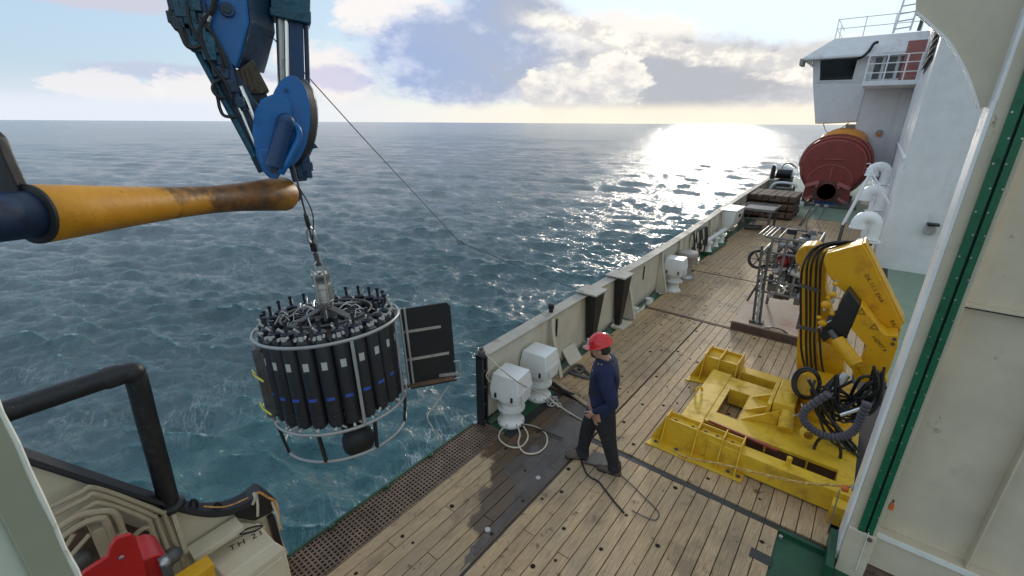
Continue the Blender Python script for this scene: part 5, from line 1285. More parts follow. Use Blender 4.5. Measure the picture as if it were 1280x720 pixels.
# ------------------------------------------------------------------ wires
def wires():
    top = QC(366, 205, -.25)
    eye = rosw((0, 0, 1.88))
    t = thing('hoist_wire', 'steel hoist wire with shackle running from the blue sheave down to the rosette', 'wire', tuple(top))
    MB().tube([top, top.lerp(eye, .55), eye], .010, 6).build('wire_rope', mt['wire'], t)
    MB().tube(bez([top.lerp(eye, .22), top.lerp(eye, .40)+V((.06, .03, 0)), top.lerp(eye, .55)+V((.06, .03, 0)), top.lerp(eye, .78)], 5), .006, 5).build('signal_cable', mt['rubber'], t)
    MB().lathe([(.012, 0), (.022, .02), (.022, .12), (.014, .15)], top.lerp(eye, .48), eye-top, 10).build('termination', mt['black'], t)
    c = top.lerp(eye, .72); dn = (eye-top).normalized(); a = V((CR.x, CR.y, 0)).normalized()
    MB().tube([c-dn*.10+a*.012, c-a*.034-dn*.05, c-a*.036+dn*.04, c+dn*.09, c+a*.036+dn*.04, c+a*.034-dn*.05], .012, 7, True).build('shackle', mt['steel'], t)
    MB().obox(c+dn*.11, a*.03, dn*.045, a.cross(dn)*.02).build('swivel', mt['black'], t, bevel=.006)
    MB().obox(c+dn*.24, a*.022, dn*.07, a.cross(dn)*.015).build('link', mt['darksteel'], t, bevel=.006)
    # thin tag line from the crane across the water to the bulwark stanchion
    A = QC(329, 34, .3); F = GT(575, 303, 6.3); E_ = V((xb(6.78)+.0, 6.74, 1.14))
    t = thing('guy_line', 'thin slanting steel guy line from the blue crane across the sea to the bulwark', 'line', tuple(A))
    MB().tube([A, GT(430, 150, 5.5)*.35+(A.lerp(F, .42))*.65, F], .006, 5).build('line', mt['wire'], t)
    MB().tube([F, F.lerp(E_, .5)-V((0, 0, .01)), E_], .0045, 5).build('line', mt['wire'], t)
    dn = (E_-F).normalized(); b_ = V((0, 0, 1)).cross(dn).normalized()
    MB().tube([F-dn*.08, F+b_.cross(dn)*.025, F+dn*.09, F-b_.cross(dn)*.025], .008, 6, True).build('turnbuckle', mt['wire'], t)
    # white tag line from the fin down to the deck edge
    p0 = GT(561, 482, 5.3)
    e = GZ(555, 554, 0.02)
    tag(MB().tube(bez([p0, GT(545, 505, 5.35), GT(534, 520, 5.35), GT(543, 538, 5.1), e], 6), .006, 5).build('tag_line', mt['rope']), 'thin pale tag line sagging from the black fin to the grating edge', 'line')
wires()

# ================================================================== yellow deck crane on its base frame
def build_yellow_crane():
    t = thing('deck_crane', 'folded yellow knuckle boom crane with black hoses on a bolted yellow base frame', 'crane', (-.4, 6.5, 0))
    by = mt['baseyellow']; ye = mt['yellow']
    # --- base frame
    base = MB().box(-.92, .56, 5.13, 5.31, .02, .30).build('near_beam', by, t, bevel=.008)
    MB().box(-1.36, -1.08, 5.40, 6.98, .08, .30).build('cross_beam', by, t, bevel=.008)
    pl = MB()
    pl.box(-1.075, .50, 5.53, 5.79, .26, .30).box(-1.075, .50, 6.54, 6.90, .26, .30).box(-.72, .50, 5.79, 6.54, .2605, .3005).box(-1.075, -1.0, 5.79, 6.54, .2595, .2995)
    pl.build('centre_plate', by, t)
    MB().box(-1.0, -.72, 5.795, 5.805, .06, .30).box(-.732, -.722, 5.80, 6.54, .05, .30).box(-1.0, -.72, 6.53, 6.538, .06, .3).build('window_lining', by, t)
    MB().box(-1.07, .40, 5.315, 5.60, .008, .03).build('inner_channel', mt['rust'], t)
    MB().box(-1.07, .40, 5.60, 5.62, .03, .258).build('inner_web', mt['rust'], t)
    MB().box(.40, .58, 4.96, 5.125, .003, .24).build('end_foot', by, t, bevel=.006)
    for x in (-.35, .1): MB().box(x, x+.02, 5.54, 5.59, .03, .258).build('web_rib', by, t)
    MB().box(-1.0, .50, 7.20, 7.42, .03, .28).build('far_beam', by, t, bevel=.008)
    MB().box(.40, .56, 5.315, 7.1, .03, .298).build('end_beam', by, t, bevel=.008)
    MB().box(-.98, .4, 6.92, 6.95, .06, .25).build('far_web', by, t)
    # near foot: plate, web, ribs, capped compartments
    ft = MB().prism([(-1.63, 4.94, .002), (-.45, 4.98, .002), (-.45, 5.30, .002), (-1.50, 5.46, .002)], (0, 0, .022)).build('near_foot', by, t, bevel=.004)
    MB().box(-1.46, -.54, 5.16, 5.178, .024, .36).build('web', by, ft); MB().box(-1.46, -.54, 5.34, 5.358, .024, .36).build('web', by, ft)
    for x in (-1.46, -1.06, -.76, -.55):
        MB().prism([(x, 5.0, .024), (x, 5.155, .40), (x, 5.36, .40), (x, 5.36, .024)], (.014, 0, 0)).build('rib', by, ft)
    for x0, x1 in ((-1.44, -1.07), (-1.04, -.77), (-.74, -.56)):
        MB().box(x0, x1, 5.18, 5.338, .29, .31).build('cap_plate', by, ft)
    MB().prism([(-1.47, 5.16, .024), (-1.60, 5.10, .024), (-1.60, 5.10, .05), (-1.47, 5.16, .36)], (0, .016, 0)).prism([(-1.47, 5.34, .024), (-1.54, 5.38, .024), (-1.54, 5.38, .05), (-1.47, 5.34, .36)], (0, .016, 0)).prism([(-.54, 5.16, .024), (-.46, 5.1, .024), (-.54, 5.16, .34)], (0, .016, 0)).build('end_gusset', by, ft)
    for x, y in ((-1.52, 5.04), (-1.25, 5.06), (-.9, 5.06), (-.62, 5.06), (-.50, 5.05)):
        MB().lathe([(.026, 0), (.026, .006), (.014, .008), (.014, .02)], (x, y, .024), n=8).build('bolt', mt['darksteel'], ft)
    for x in (-1.36, -1.14, -.98, -.84, -.66):
        MB().cyl((x, 5.25, .31), (x, 5.25, .325), .02, n=8).build('bolt', mt['rust'], ft)
    # far foot
    ff = MB().prism([(-1.74, 6.86, .002), (-1.30, 6.98, .002), (-.96, 7.3, .002), (-1.0, 7.86, .002), (-1.62, 7.72, .002)], (0, 0, .022)).build('far_foot', by, t, bevel=.004)
    MB().box(-1.56, -1.06, 7.16, 7.18, .024, .40).build('web', by, ff); MB().box(-1.56, -1.06, 7.56, 7.58, .024, .40).build('web', by, ff)
    for x in (-1.56, -1.33, -1.06):
        MB().prism([(x, 6.96, .024), (x, 7.15, .44), (x, 7.60, .44), (x, 7.78, .024)], (.014, 0, 0)).build('rib', by, ff)
    MB().box(-1.545, -1.335, 7.18, 7.56, .33, .35).box(-1.31, -1.06, 7.18, 7.56, .33, .35).build('cap_plate', by, ff)
    MB().prism([(-1.56, 7.16, .024), (-1.70, 7.0, .024), (-1.70, 7.0, .05), (-1.56, 7.16, .38)], (0, .016, 0)).build('end_gusset', by, ff)
    # lifting eye and peg
    MB().tube(arc((-1.34, 6.15, .33), (.7, .7, 0), (0, 0, 1), .05, -20, 200, 10), .018, 8).build('lifting_eye', by, t)
    MB().cyl((-.06, 5.24, .30), (-.06, 5.24, .42), .028, n=12).build('peg', by, t)
    # red pry bars lying on the frame
    for k in range(2):
        MB().bar((-1.02+.05*k, 5.50, .325), (-.30+.1*k, 5.44-.03*k, .33), .025, .025).build('red_bar', mt['hull'], t, bevel=.004)
    # gussets radiating to the pedestal
    for (x0, y0, x1, y1) in ((-.70, 6.50, -.30, 6.55), (-.70, 6.10, -.30, 6.2), (-.70, 5.84, -.30, 6.0)):
        MB().prism([(x0, y0, .302), (x1, y1, .302), (x1, y1, .52)], (0, .03, 0)).build('gusset', by, t)
    # pedestal box with rows of bolt holes
    pb = MB().box(-.40, -.16, 6.05, 6.75, .301, .60).build('pedestal_box', by, t, bevel=.012)
    for k in range(5):
        z = .36; MB().cyl((-.405, 6.12+k*.14, .52), (-.398, 6.12+k*.14, .52), .022, n=10).build('bolt_hole', mt['rust'], pb)
    MB().box(-.46, -.41, 6.02, 6.78, .301, .56).build('bolt_flange', by, pb, bevel=.006)
    # slewing cylinder
    c0, c1 = V((-.20, 5.92, .36)), V((-.26, 6.30, .62))
    MB().cyl(c0, c1, .085, n=22).build('slew_cylinder', by, t, bevel=.006)
    MB().lathe([(.088, 0), (.088, .03), (.06, .04), (.05, .02), (.02, .02)], c0, c0-c1, 18).build('cylinder_cap', by, t)
    p = GY(1010, 543, 5.75); MB().lathe([(.075, -.05), (.09, -.04), (.09, .04), (.075, .05), (.05, .05), (.05, -.05)], p, (.2, -1, .25), 20).build('cylinder_eye', by, t)
    # --- slew column and mast (planes across the deck)
    def sl(name, px, Y, dy, m, bevel=.012): return MB().prism([GY(x, y, Y) for x, y in px], (0, dy, 0)).build(name, m, t, bevel=bevel)
    MB().lathe([(.36, .30), (.36, .36), (.30, .40), (.28, .70), (.31, .74)], (.12, 6.75, 0), n=30).build('slew_column', ye, t)
    sl('mast', [(995, 492), (996, 430), (1000, 400), (999, 332), (1001, 318), (1008, 308), (1020, 306), (1030, 312), (1034, 330), (1032, 360), (1040, 400), (1052, 440), (1056, 470), (1050, 490)], 7.25, .34, ye, .02)
    c = GY(1012, 322, 7.24); MB().cyl(c, c+V((0, .36, 0)), .17, n=24).build('mast_head', ye, t, bevel=.01)
    MB().lathe([(.26, 0), (.27, .03), (.24, .05), (.06, .06)], GY(1026, 448, 7.22), (0, -1, 0), 28).build('slew_cover', ye, t)
    # outer boom, folded down to the right
    ob = sl('outer_boom', [(1029, 326), (1032, 317), (1079, 305), (1087, 318), (1128, 405), (1123, 425), (1106, 413), (1082, 388), (1062, 371), (1045, 357), (1034, 342)], 6.85, .40, ye, .016)
    sl('boom_cover', [(1079, 304), (1082, 303), (1131, 404), (1128, 405)], 6.86, .38, ye, .004)
    # inner boom with fold bracket
    ib = sl('inner_boom', [(1076, 382), (1082, 388), (1094, 404), (1101, 414), (1108, 419), (1123, 420), (1122, 434), (1112, 462), (1104, 474), (1075, 466), (1075, 456), (1084, 434), (1064, 411)], 6.55, .29, ye, .012)
    for px in ((1118, 424), (1116, 430)):
        p = GY(*px, 6.545); MB().cyl(p, p-V((0, .012, 0)), .02, n=10).build('pin', mt['rust'], t)
    sl('boom_slot', [(1083, 386), (1090, 391), (1106, 412), (1101, 414), (1090, 398)], 6.84, .006, mt['black'], 0)
    a, b_ = GY(1046, 424, 6.50), GY(1071, 456, 6.35)
    MB().cyl(a, b_, .078, n=22).build('lift_cylinder', ye, t, bevel=.01)
    MB().cyl(a, a+(a-b_)*.35, .035, n=14).build('cylinder_rod', mt['darksteel'], t)
    sl('elbow_bracket', [(1062, 455), (1104, 462), (1110, 478), (1070, 478)], 6.60, .3, ye, .012)
    # black valve chest with yellow knobs
    sl('valve_chest', [(1052, 375), (1061, 363), (1077, 384), (1064, 410), (1058, 424), (1042, 420), (1030, 428), (1024, 420), (1034, 400), (1044, 394)], 6.58, .24, mt['black'], .012)
    for px, r_ in (((1041, 368), .045), ((1044, 355), .03), ((1033, 381), .06), ((1028, 404), .05), ((1040, 392), .03), ((1036, 372), .03), ((1024, 397), .03)):
        p = GY(*px, 6.57); MB().ball(p, (r_, r_*.8, r_*.9), 12, 8).build('valve_knob', ye, t)
    for px0, px1 in (((1041, 375), (1045, 350)), ((1030, 388), (1042, 376)), ((1024, 410), (1042, 398))):
        MB().cyl(GY(*px0, 6.58), GY(*px1, 6.60), .018).build('valve_pipe', mt['steel'], t)
    # lettering on the booms (as far as it can be read)
    def text(s_, px0, px1, Y, size):
        p0, p1 = GY(*px0, Y), GY(*px1, Y); u = (p1-p0).normalized(); n_ = V((0, -1, 0)); v = n_.cross(u)
        M_ = Matrix((u, v, n_)).transposed().to_4x4(); M_.translation = p0+n_*.004-V(t.location)
        lettering(s_, size, mt['text'], t, M_)
    text('DK.11.1 EHA', (1080, 344), (1098, 374), 6.85, .062)
    text('RK.M', (1112, 401), (1120, 414), 6.85, .06)
    text('HEMTX', (1089, 421), (1104, 439), 6.55, .062)
    for px in ((1076.5, 390), (1093, 409)):
        p = GY(*px, 6.545); MB().tube([p+V((.045*math.sin(k*2.094), -.002, .045*math.cos(k*2.094))) for k in range(3)], .005, 5, True).build('warning_triangle', mt['text'], t)
    # --- hoses
    H = [[(1078, 303), (1050, 305), (1030, 310), (1022, 322), (1020, 345), (1019, 390), (1018, 430), (1022, 470), (1034, 500)],
         [(1070, 302), (1046, 304), (1026, 311), (1016, 326), (1013, 350), (1013, 395), (1013, 440), (1018, 478), (1030, 506)],
         [(1062, 302), (1040, 303), (1020, 311), (1010, 328), (1008, 352), (1008, 395), (1008, 440), (1013, 482), (1026, 500)],
         [(1054, 303), (1030, 305), (1014, 314), (1004, 332), (1001, 356), (1001, 400), (1002, 440), (1010, 472)],
         [(1082, 304), (1056, 307), (1036, 313), (1027, 326), (1025, 350), (1024, 392), (1025, 430), (1030, 466), (1046, 490)],
         [(1090, 306), (1064, 306), (1044, 309), (1032, 316)]]
    for i, px in enumerate(H):
        MB().tube(bez([GY(x, y, 7.12-.02*i+(.0 if k > 2 else .1)) for k, (x, y) in enumerate(px)], 6), .015, 8).build('hose', mt['hose'], t)
    for (x0, y0, x1, y1) in ((999, 356, 1024, 364), (999, 408, 1022, 414)):
        MB().bar(GY(x0, y0, 6.96), GY(x1, y1, 6.96), .05, .035).build('hose_clamp', mt['darksteel'], t)
    # round coil on the left, tangle in the middle, drooping loops
    def loop(cx, cy, rx, ry, Y, r_=.020, t0=0): return MB().tube([GY(cx+rx*math.cos(u), cy+ry*math.sin(u), Y+.04*math.sin(2*u+t0)) for u in np.linspace(0, 2*math.pi, 30)[:-1]], r_, 7, True)
    loop(1008, 479, 17, 19, 6.25).build('hose', mt['hose'], t)
    loop(1009, 480, 15, 17.5, 6.22).build('hose', mt['hose'], t)
    MB().cyl(GY(1007, 481, 6.30), GY(1007, 481, 6.55), .14, n=24).build('slew_drum', ye, t, bevel=.01)
    loop(1034, 566, 17, 21, 5.75, .018).build('hose', mt['hose'], t)
    rg = random.Random(4)
    for i in range(16):
        y0 = rg.uniform(468, 500); x0 = rg.uniform(1040, 1066)
        px = [(x0, y0), (rg.uniform(1024, 1050), rg.uniform(485, 512)), (rg.uniform(1040, 1075), rg.uniform(498, 530)), (rg.uniform(1072, 1096), rg.uniform(470, 520)), (rg.uniform(1088, 1108), rg.uniform(455, 500))]
        MB().tube(bez([GY(x, y, 6.15+rg.uniform(-.15, .2)) for x, y in px], 6), rg.uniform(.014, .022), 7).build('hose', mt['hose'], t)
    for i in range(7):
        px = [(rg.uniform(1010, 1035), rg.uniform(470, 490)), (rg.uniform(1018, 1040), rg.uniform(495, 520)), (rg.uniform(1030, 1055), rg.uniform(520, 550)), (rg.uniform(1055, 1075), rg.uniform(545, 575))]
        MB().tube(bez([GY(x, y, 5.95+rg.uniform(-.1, .15)) for x, y in px], 6), rg.uniform(.013, .020), 7).build('hose', mt['hose'], t)
    pts = bez([GY(x, y, 5.55) for x, y in ((1036, 492), (1018, 504), (1005, 515), (1006, 527), (1016, 537), (1032, 545), (1050, 546), (1064, 541), (1073, 531), (1078, 518), (1084, 504))], 10)
    rr = [.041+(.005 if i % 3 else -.006) for i in range(len(pts))]
    MB().tube(pts, rr, 12).build('sleeved_hose', mt['sleeve'], t, smooth=25)
    MB().cyl(GY(1036, 497, 6.1), GY(1058, 468, 6.25), .05, n=14).build('steel_rod', mt['steel'], t)
    MB().cyl(GY(1050, 519, 5.9), GY(1084, 508, 6.0), .022).build('steel_rod', mt['chrome'], t)
    MB().tube(bez([GY(991, 520, 5.9), GY(998, 518, 5.9), GY(1004, 513, 5.9), GY(1002, 505, 6.0)], 4), .010, 6).build('hydraulic_pipe', mt['steel'], t)
build_yellow_crane()
def barrier_rope():
    t = thing('barrier_rope', 'yellow and black barrier rope laid along the yellow frame and tied to the post', 'rope', (-1.2, 5.0, .1))
    px = [((828, 559), 5.02), ((860, 572), 4.96), ((905, 581), 4.93), ((950, 592), 5.0), ((1000, 603), 5.02), ((1035, 606), 5.02), ((1058, 608), 5.0), ((1066, 608), 4.8)]
    pts = bez([GY(*p, Y) for p, Y in px], 14)
    for i in range(3):
        ph = 2.09*i; MB().tube([p+V((0, math.sin(k*.9+ph)*.008, math.cos(k*.9+ph)*.008)) for k, p in enumerate(pts)], .0075, 5).build('strand', mt['yellowrope'] if i else mt['orangerope'], t)
    p = GY(1052, 609, 4.98); MB().lathe([(.03, 0), (.04, .02), (.03, .06)], p, (1, 0, 0), 10).build('orange_knot', mt['orangetag'], t)
    p = GY(1066, 609, 4.72); MB().tube(arc(p, (0, 1, 0), (0, 0, 1), .03, 0, 330, 10), .007, 6).build('shackle', mt['steel'], t)
    pts = bez([GY(x, y, 4.8) for x, y in ((1050, 612), (1042, 640), (1034, 668), (1030, 686), (1018, 692), (1012, 700), (1030, 706), (1044, 702))], 8)
    for k in range(0, len(pts)-2, 2):
        MB().tube([pts[k]+V((0, .012, 0)), pts[k+2]+V((0, .012, 0)), pts[k+2]-V((0, .012, 0)), pts[k]-V((0, .012, 0))], .006, 5, True).build('chain_link', mt['steel'], t)
barrier_rope()

# ================================================================== instrument frame on its wooden pallet
def build_pallet():
    t = thing('wooden_pallet', 'brown timber pallet with stained plywood top under the instrument frame', 'pallet', (-.9, 10.5, 0))
    for x in (-1.6, -1.0, -.32): MB().box(x-.06, x+.06, 9.52, 11.6, .001, .14).build('bearer', mt['oldwood'], t, bevel=.006)
    MB().box(-1.68, -.25, 9.48, 9.519, .001, .15).build('front_board', mt['oldwood'], t, bevel=.006)
    MB().box(-1.68, -1.661, 9.52, 11.6, .02, .15).build('side_board', mt['oldwood'], t, bevel=.006)
    MB().box(-1.67, -.25, 9.50, 11.62, .151, .18).build('plywood_top', mt['ply'], t, bevel=.005)
build_pallet()
def instrument_frame():
    t = thing('instrument_frame', 'silver tubular instrument frame crowded with gear standing on the wooden pallet', 'frame', (-1.0, 10.2, .18))
    X0, X1, Y0, Y1 = -1.42, -.55, 9.9, 11.0
    def rail(a, b_, r_=.024, m='framegrey'): return MB().tube([a, b_], r_, 8).build('tube', mt[m], t)
    for z in (1.92, 1.62, 1.05, .80):
        for a, b_ in (((X0, Y0, z), (X1, Y0, z)), ((X1, Y0, z), (X1, Y1, z)), ((X1, Y1, z), (X0, Y1, z)), ((X0, Y1, z), (X0, Y0, z))): rail(a, b_)
    for x in (X0+.12, -1.05, -.8, X1):
        rail((x, Y0, .80), (x, Y0, 1.92)); rail((x, Y1, .8), (x, Y1, 1.92))
    for k in range(3): rail((X0-.06+.14*k, Y0, 1.93), (X0-.06+.14*k, Y1, 1.93), .016)
    MB().tube([(X0-.14, Y0+.05, 1.93), (X0-.14, Y1-.05, 1.93), (X0+.3, Y1, 1.93)], .022, 8).build('tube', mt['framegrey'], t)
    # legs to the pallet and the leaning lattice arm
    for x, y in ((X1, Y0), (X1, Y1), (X0+.12, Y1)): rail((x, y, .18), (x, y, .8), .03, 'darksteel')
    a, b_ = GY(957, 308, 9.85), GY(945, 404, 9.7)
    for dx in (-.06, .06): MB().bar(a+V((dx, 0, 0)), b_+V((dx, 0, 0)), .035, .035).build('leg', mt['darksteel'], t)
    for k in range(8):
        f = .08+k*.115; p = a.lerp(b_, f); MB().bar(p+V((-.05, 0, .05)), p+V((.05, 0, -.05)), .03, .03).build('lattice_bar', mt['steel'], t)
    MB().tube([GY(953, 345, 9.9), GY(934, 376, 9.9)], .022, 7).build('strut', mt['darksteel'], t)
    MB().tube([GY(953, 338, 9.85), GY(946, 404, 9.6)], .02, 7).build('strut', mt['steel'], t)
    MB().box(b_.x-.12, b_.x+.12, b_.y-.1, b_.y+.1, .18, .24).build('foot', mt['darksteel'], t)
    # wheel on the left
    w_ = MB().tube(arc(GY(948, 324, 9.9), (1, 0, 0), (0, .25, .97), .17, 0, 345, 24), .03, 8).build('wheel', mt['rubber'], t)
    c = GY(948, 324, 9.9)
    for k in range(3):
        u = V((math.cos(k*1.05), 0, math.sin(k*1.05)))*.17; MB().bar(c-u, c+u, .03, .02).build('spoke', mt['darksteel'], w_)
    # contents
    MB().cyl((-1.12, 10.1, 1.42), (-.98, 10.15, 1.45), .13, n=18).build('red_housing', mt['red'], t, bevel=.01)
    MB().cyl((-1.12, 10.1, 1.24), (-1.0, 10.15, 1.27), .09, n=18).build('white_housing', mt['white'], t)
    rg = random.Random(9)
    for k in range(60):
        x, y, z = rg.uniform(X0+.15, X1-.1), rg.uniform(Y0+.03, Y0+.6), rg.uniform(.62, 1.84)
        kind = rg.random(); m = mt[rg.choice(['silver', 'framegrey', 'stainless', 'darksteel', 'black', 'framegrey', 'label'])]
        if kind < .5: MB().cyl((x, y, z), (x+rg.uniform(-.05, .3), y+rg.uniform(-.1, .1), z+rg.uniform(-.05, .05)), rg.uniform(.03, .07), n=12).build('pressure_housing', m, t)
        elif kind < .8: MB().box(x, x+rg.uniform(.08, .2), y, y+.15, z, z+rg.uniform(.06, .2)).build('electronics_box', m, t, bevel=.008)
        else: MB().cyl((x, y, z), (x, y, z+rg.uniform(.15, .35)), rg.uniform(.025, .05), n=12).build('pressure_housing', m, t)
    for k in range(9):
        MB().tube(bez([(rg.uniform(X0, X1), Y0+rg.uniform(-.05, .3), rg.uniform(.9, 1.8)) for _ in range(4)], 5), .010, 6).build('cable', mt['hose'], t)
    MB().cyl((-1.05, 10.3, 1.96), (-1.05, 10.3, 2.06), .09, n=14).build('sensor_head', mt['black'], t)
    MB().cyl((-.75, 10.3, 1.95), (-.7, 10.35, 2.02), .08, n=14).build('sensor_head', mt['darksteel'], t)
instrument_frame()
def coil():
    t = thing('cable_coil', 'small coil of dark thin cable lying on the front edge of the plywood pallet', 'cable coil', (-.8, 9.7, .2))
    c = GY(970, 415, 9.55)
    for k in range(3):
        MB().tube([(c.x+(.19+.015*k)*math.cos(u), 9.55-.02*k, .12+.10*math.sin(u)+.01*k) for u in np.linspace(0, 6.28, 26)[:-1]], .010, 6, True).build('turn', mt['rope'] if k == 1 else mt['hose'], t)
coil()

# ================================================================== lines lying on the deck
def deck_lines():
    z = .016
    t = thing('coiled_rope', 'pale rope lying in open loops on the wet planks below the winch covers', 'rope', (-3.1, 4.2, 0))
    P_ = [(640, 522), (652, 530), (660, 545), (652, 558), (636, 558), (624, 548), (628, 536), (644, 532), (650, 542), (648, 555), (656, 566), (672, 566), (683, 556), (682, 542), (668, 533), (652, 530), (646, 526)]
    MB().tube(bez([GZ(x, y, z) for x, y in P_], 8), .011, 7).build('rope', mt['rope'], t)
    MB().tube(bez([GZ(x, y, z+.01) for x, y in ((652, 531), (672, 536), (686, 541), (703, 548))], 6), .010, 6).build('tail', mt['hose'], t)
    t = thing('handling_line', 'pale braided line stretched from the winch covers across the wet deck to the man', 'line', (-3, 4.6, .5))
    a = V((-3.60, 3.95, 1.12))
    MB().tube(bez([a, GX(632, 466, -3.2), GX(655, 482, -3.1), GZ(678, 492, .25), GZ(700, 508, .06), GZ(722, 522, .02), GZ(736, 530, .03), GZ(745, 540, .25)], 8), .0095, 7).build('rope', mt['rope'], t)
    MB().tube(bez([GX(622, 452, -3.45), GX(612, 462, -3.5), GX(608, 470, -3.52), GX(615, 478, -3.5), GX(628, 470, -3.4)], 6), .008, 6).build('loop', mt['rope'], t)
    t = thing('black_cable', 'thin black cable trailing over the dry planks from the man’s feet', 'cable', (-1.7, 4.2, 0))
    t['label'] = 'thin black cable trailing over the dry planks from under the man'
    MB().tube(bez([GZ(x, y, .010) for x, y in ((724, 566), (728, 580), (735, 594), (748, 602), (756, 612), (767, 626), (780, 641))], 8), .011, 7).build('cable', mt['hose'], t)
    t = thing('thin_cord', 'thin grey cord looped on the planks right of the trailing black cable', 'cord', (-1.2, 4, 0))
    MB().tube(bez([GZ(x, y, .007) for x, y in ((772, 590), (790, 606), (806, 622), (820, 636), (824, 644), (818, 650), (804, 645), (790, 638))], 8), .006, 6).build('cord', mt['wire'], t)
    t = thing('lashing_strop', 'dark bundled strop lying on the planks by the bulwark behind the man', 'strop', (-3.2, 6, 0))
    MB().tube(bez([GZ(x, y, .03) for x, y in ((704, 470), (714, 462), (724, 466), (730, 460), (720, 456), (712, 464), (726, 470), (738, 472), (732, 464), (722, 460))], 6), .026, 7).build('strop', mt['darksteel'], t)
    MB().tube(bez([GZ(x, y, .02) for x, y in ((690, 478), (704, 488), (718, 494))], 6), .03, 7).build('tail', mt['rubber'], t)
    t = thing('edge_batten', 'pale worn timber batten across the end of the wet hatch planks', 'batten', (-2.9, 5.25, 0))
    a, b_ = GZ(690, 474, .02), GZ(741, 511, .02)
    MB().bar((a.x, a.y, .018), (b_.x, b_.y, .018), .07, .03).build('board', mt['wood'], t, bevel=.005)
    t = thing('chain_pile', 'small heap of pale shackles and chain on the wet planks by the winches', 'chain', (-3.0, 5.0, 0))
    rg = random.Random(2)
    for k in range(9):
        c = GZ(692+rg.uniform(-7, 7), 500+rg.uniform(-6, 7), .02); a = rg.uniform(0, 3.1); u, v = V((math.cos(a), math.sin(a), 0)), V((-math.sin(a), math.cos(a), .3))
        MB().tube([c+u*.045*math.cos(q)+v*.028*math.sin(q) for q in np.linspace(0, 6.28, 12)[:-1]], .009, 6, True).build('link', mt['steel'], t)
    # dark grating tray beside the man's feet
    t = thing('tool_tray', 'low dark steel tray on the planks between the man and the seam', 'tray', (-1.95, 4.0, 0))
    q = [GZ(x, y, 0) for x, y in ((730, 580), (742, 566), (764, 572), (762, 588))]
    MB().prism([V((p.x, p.y, .003)) for p in q], (0, 0, .03)).build('tray', mt['darksteel'], t, bevel=.004)
deck_lines()

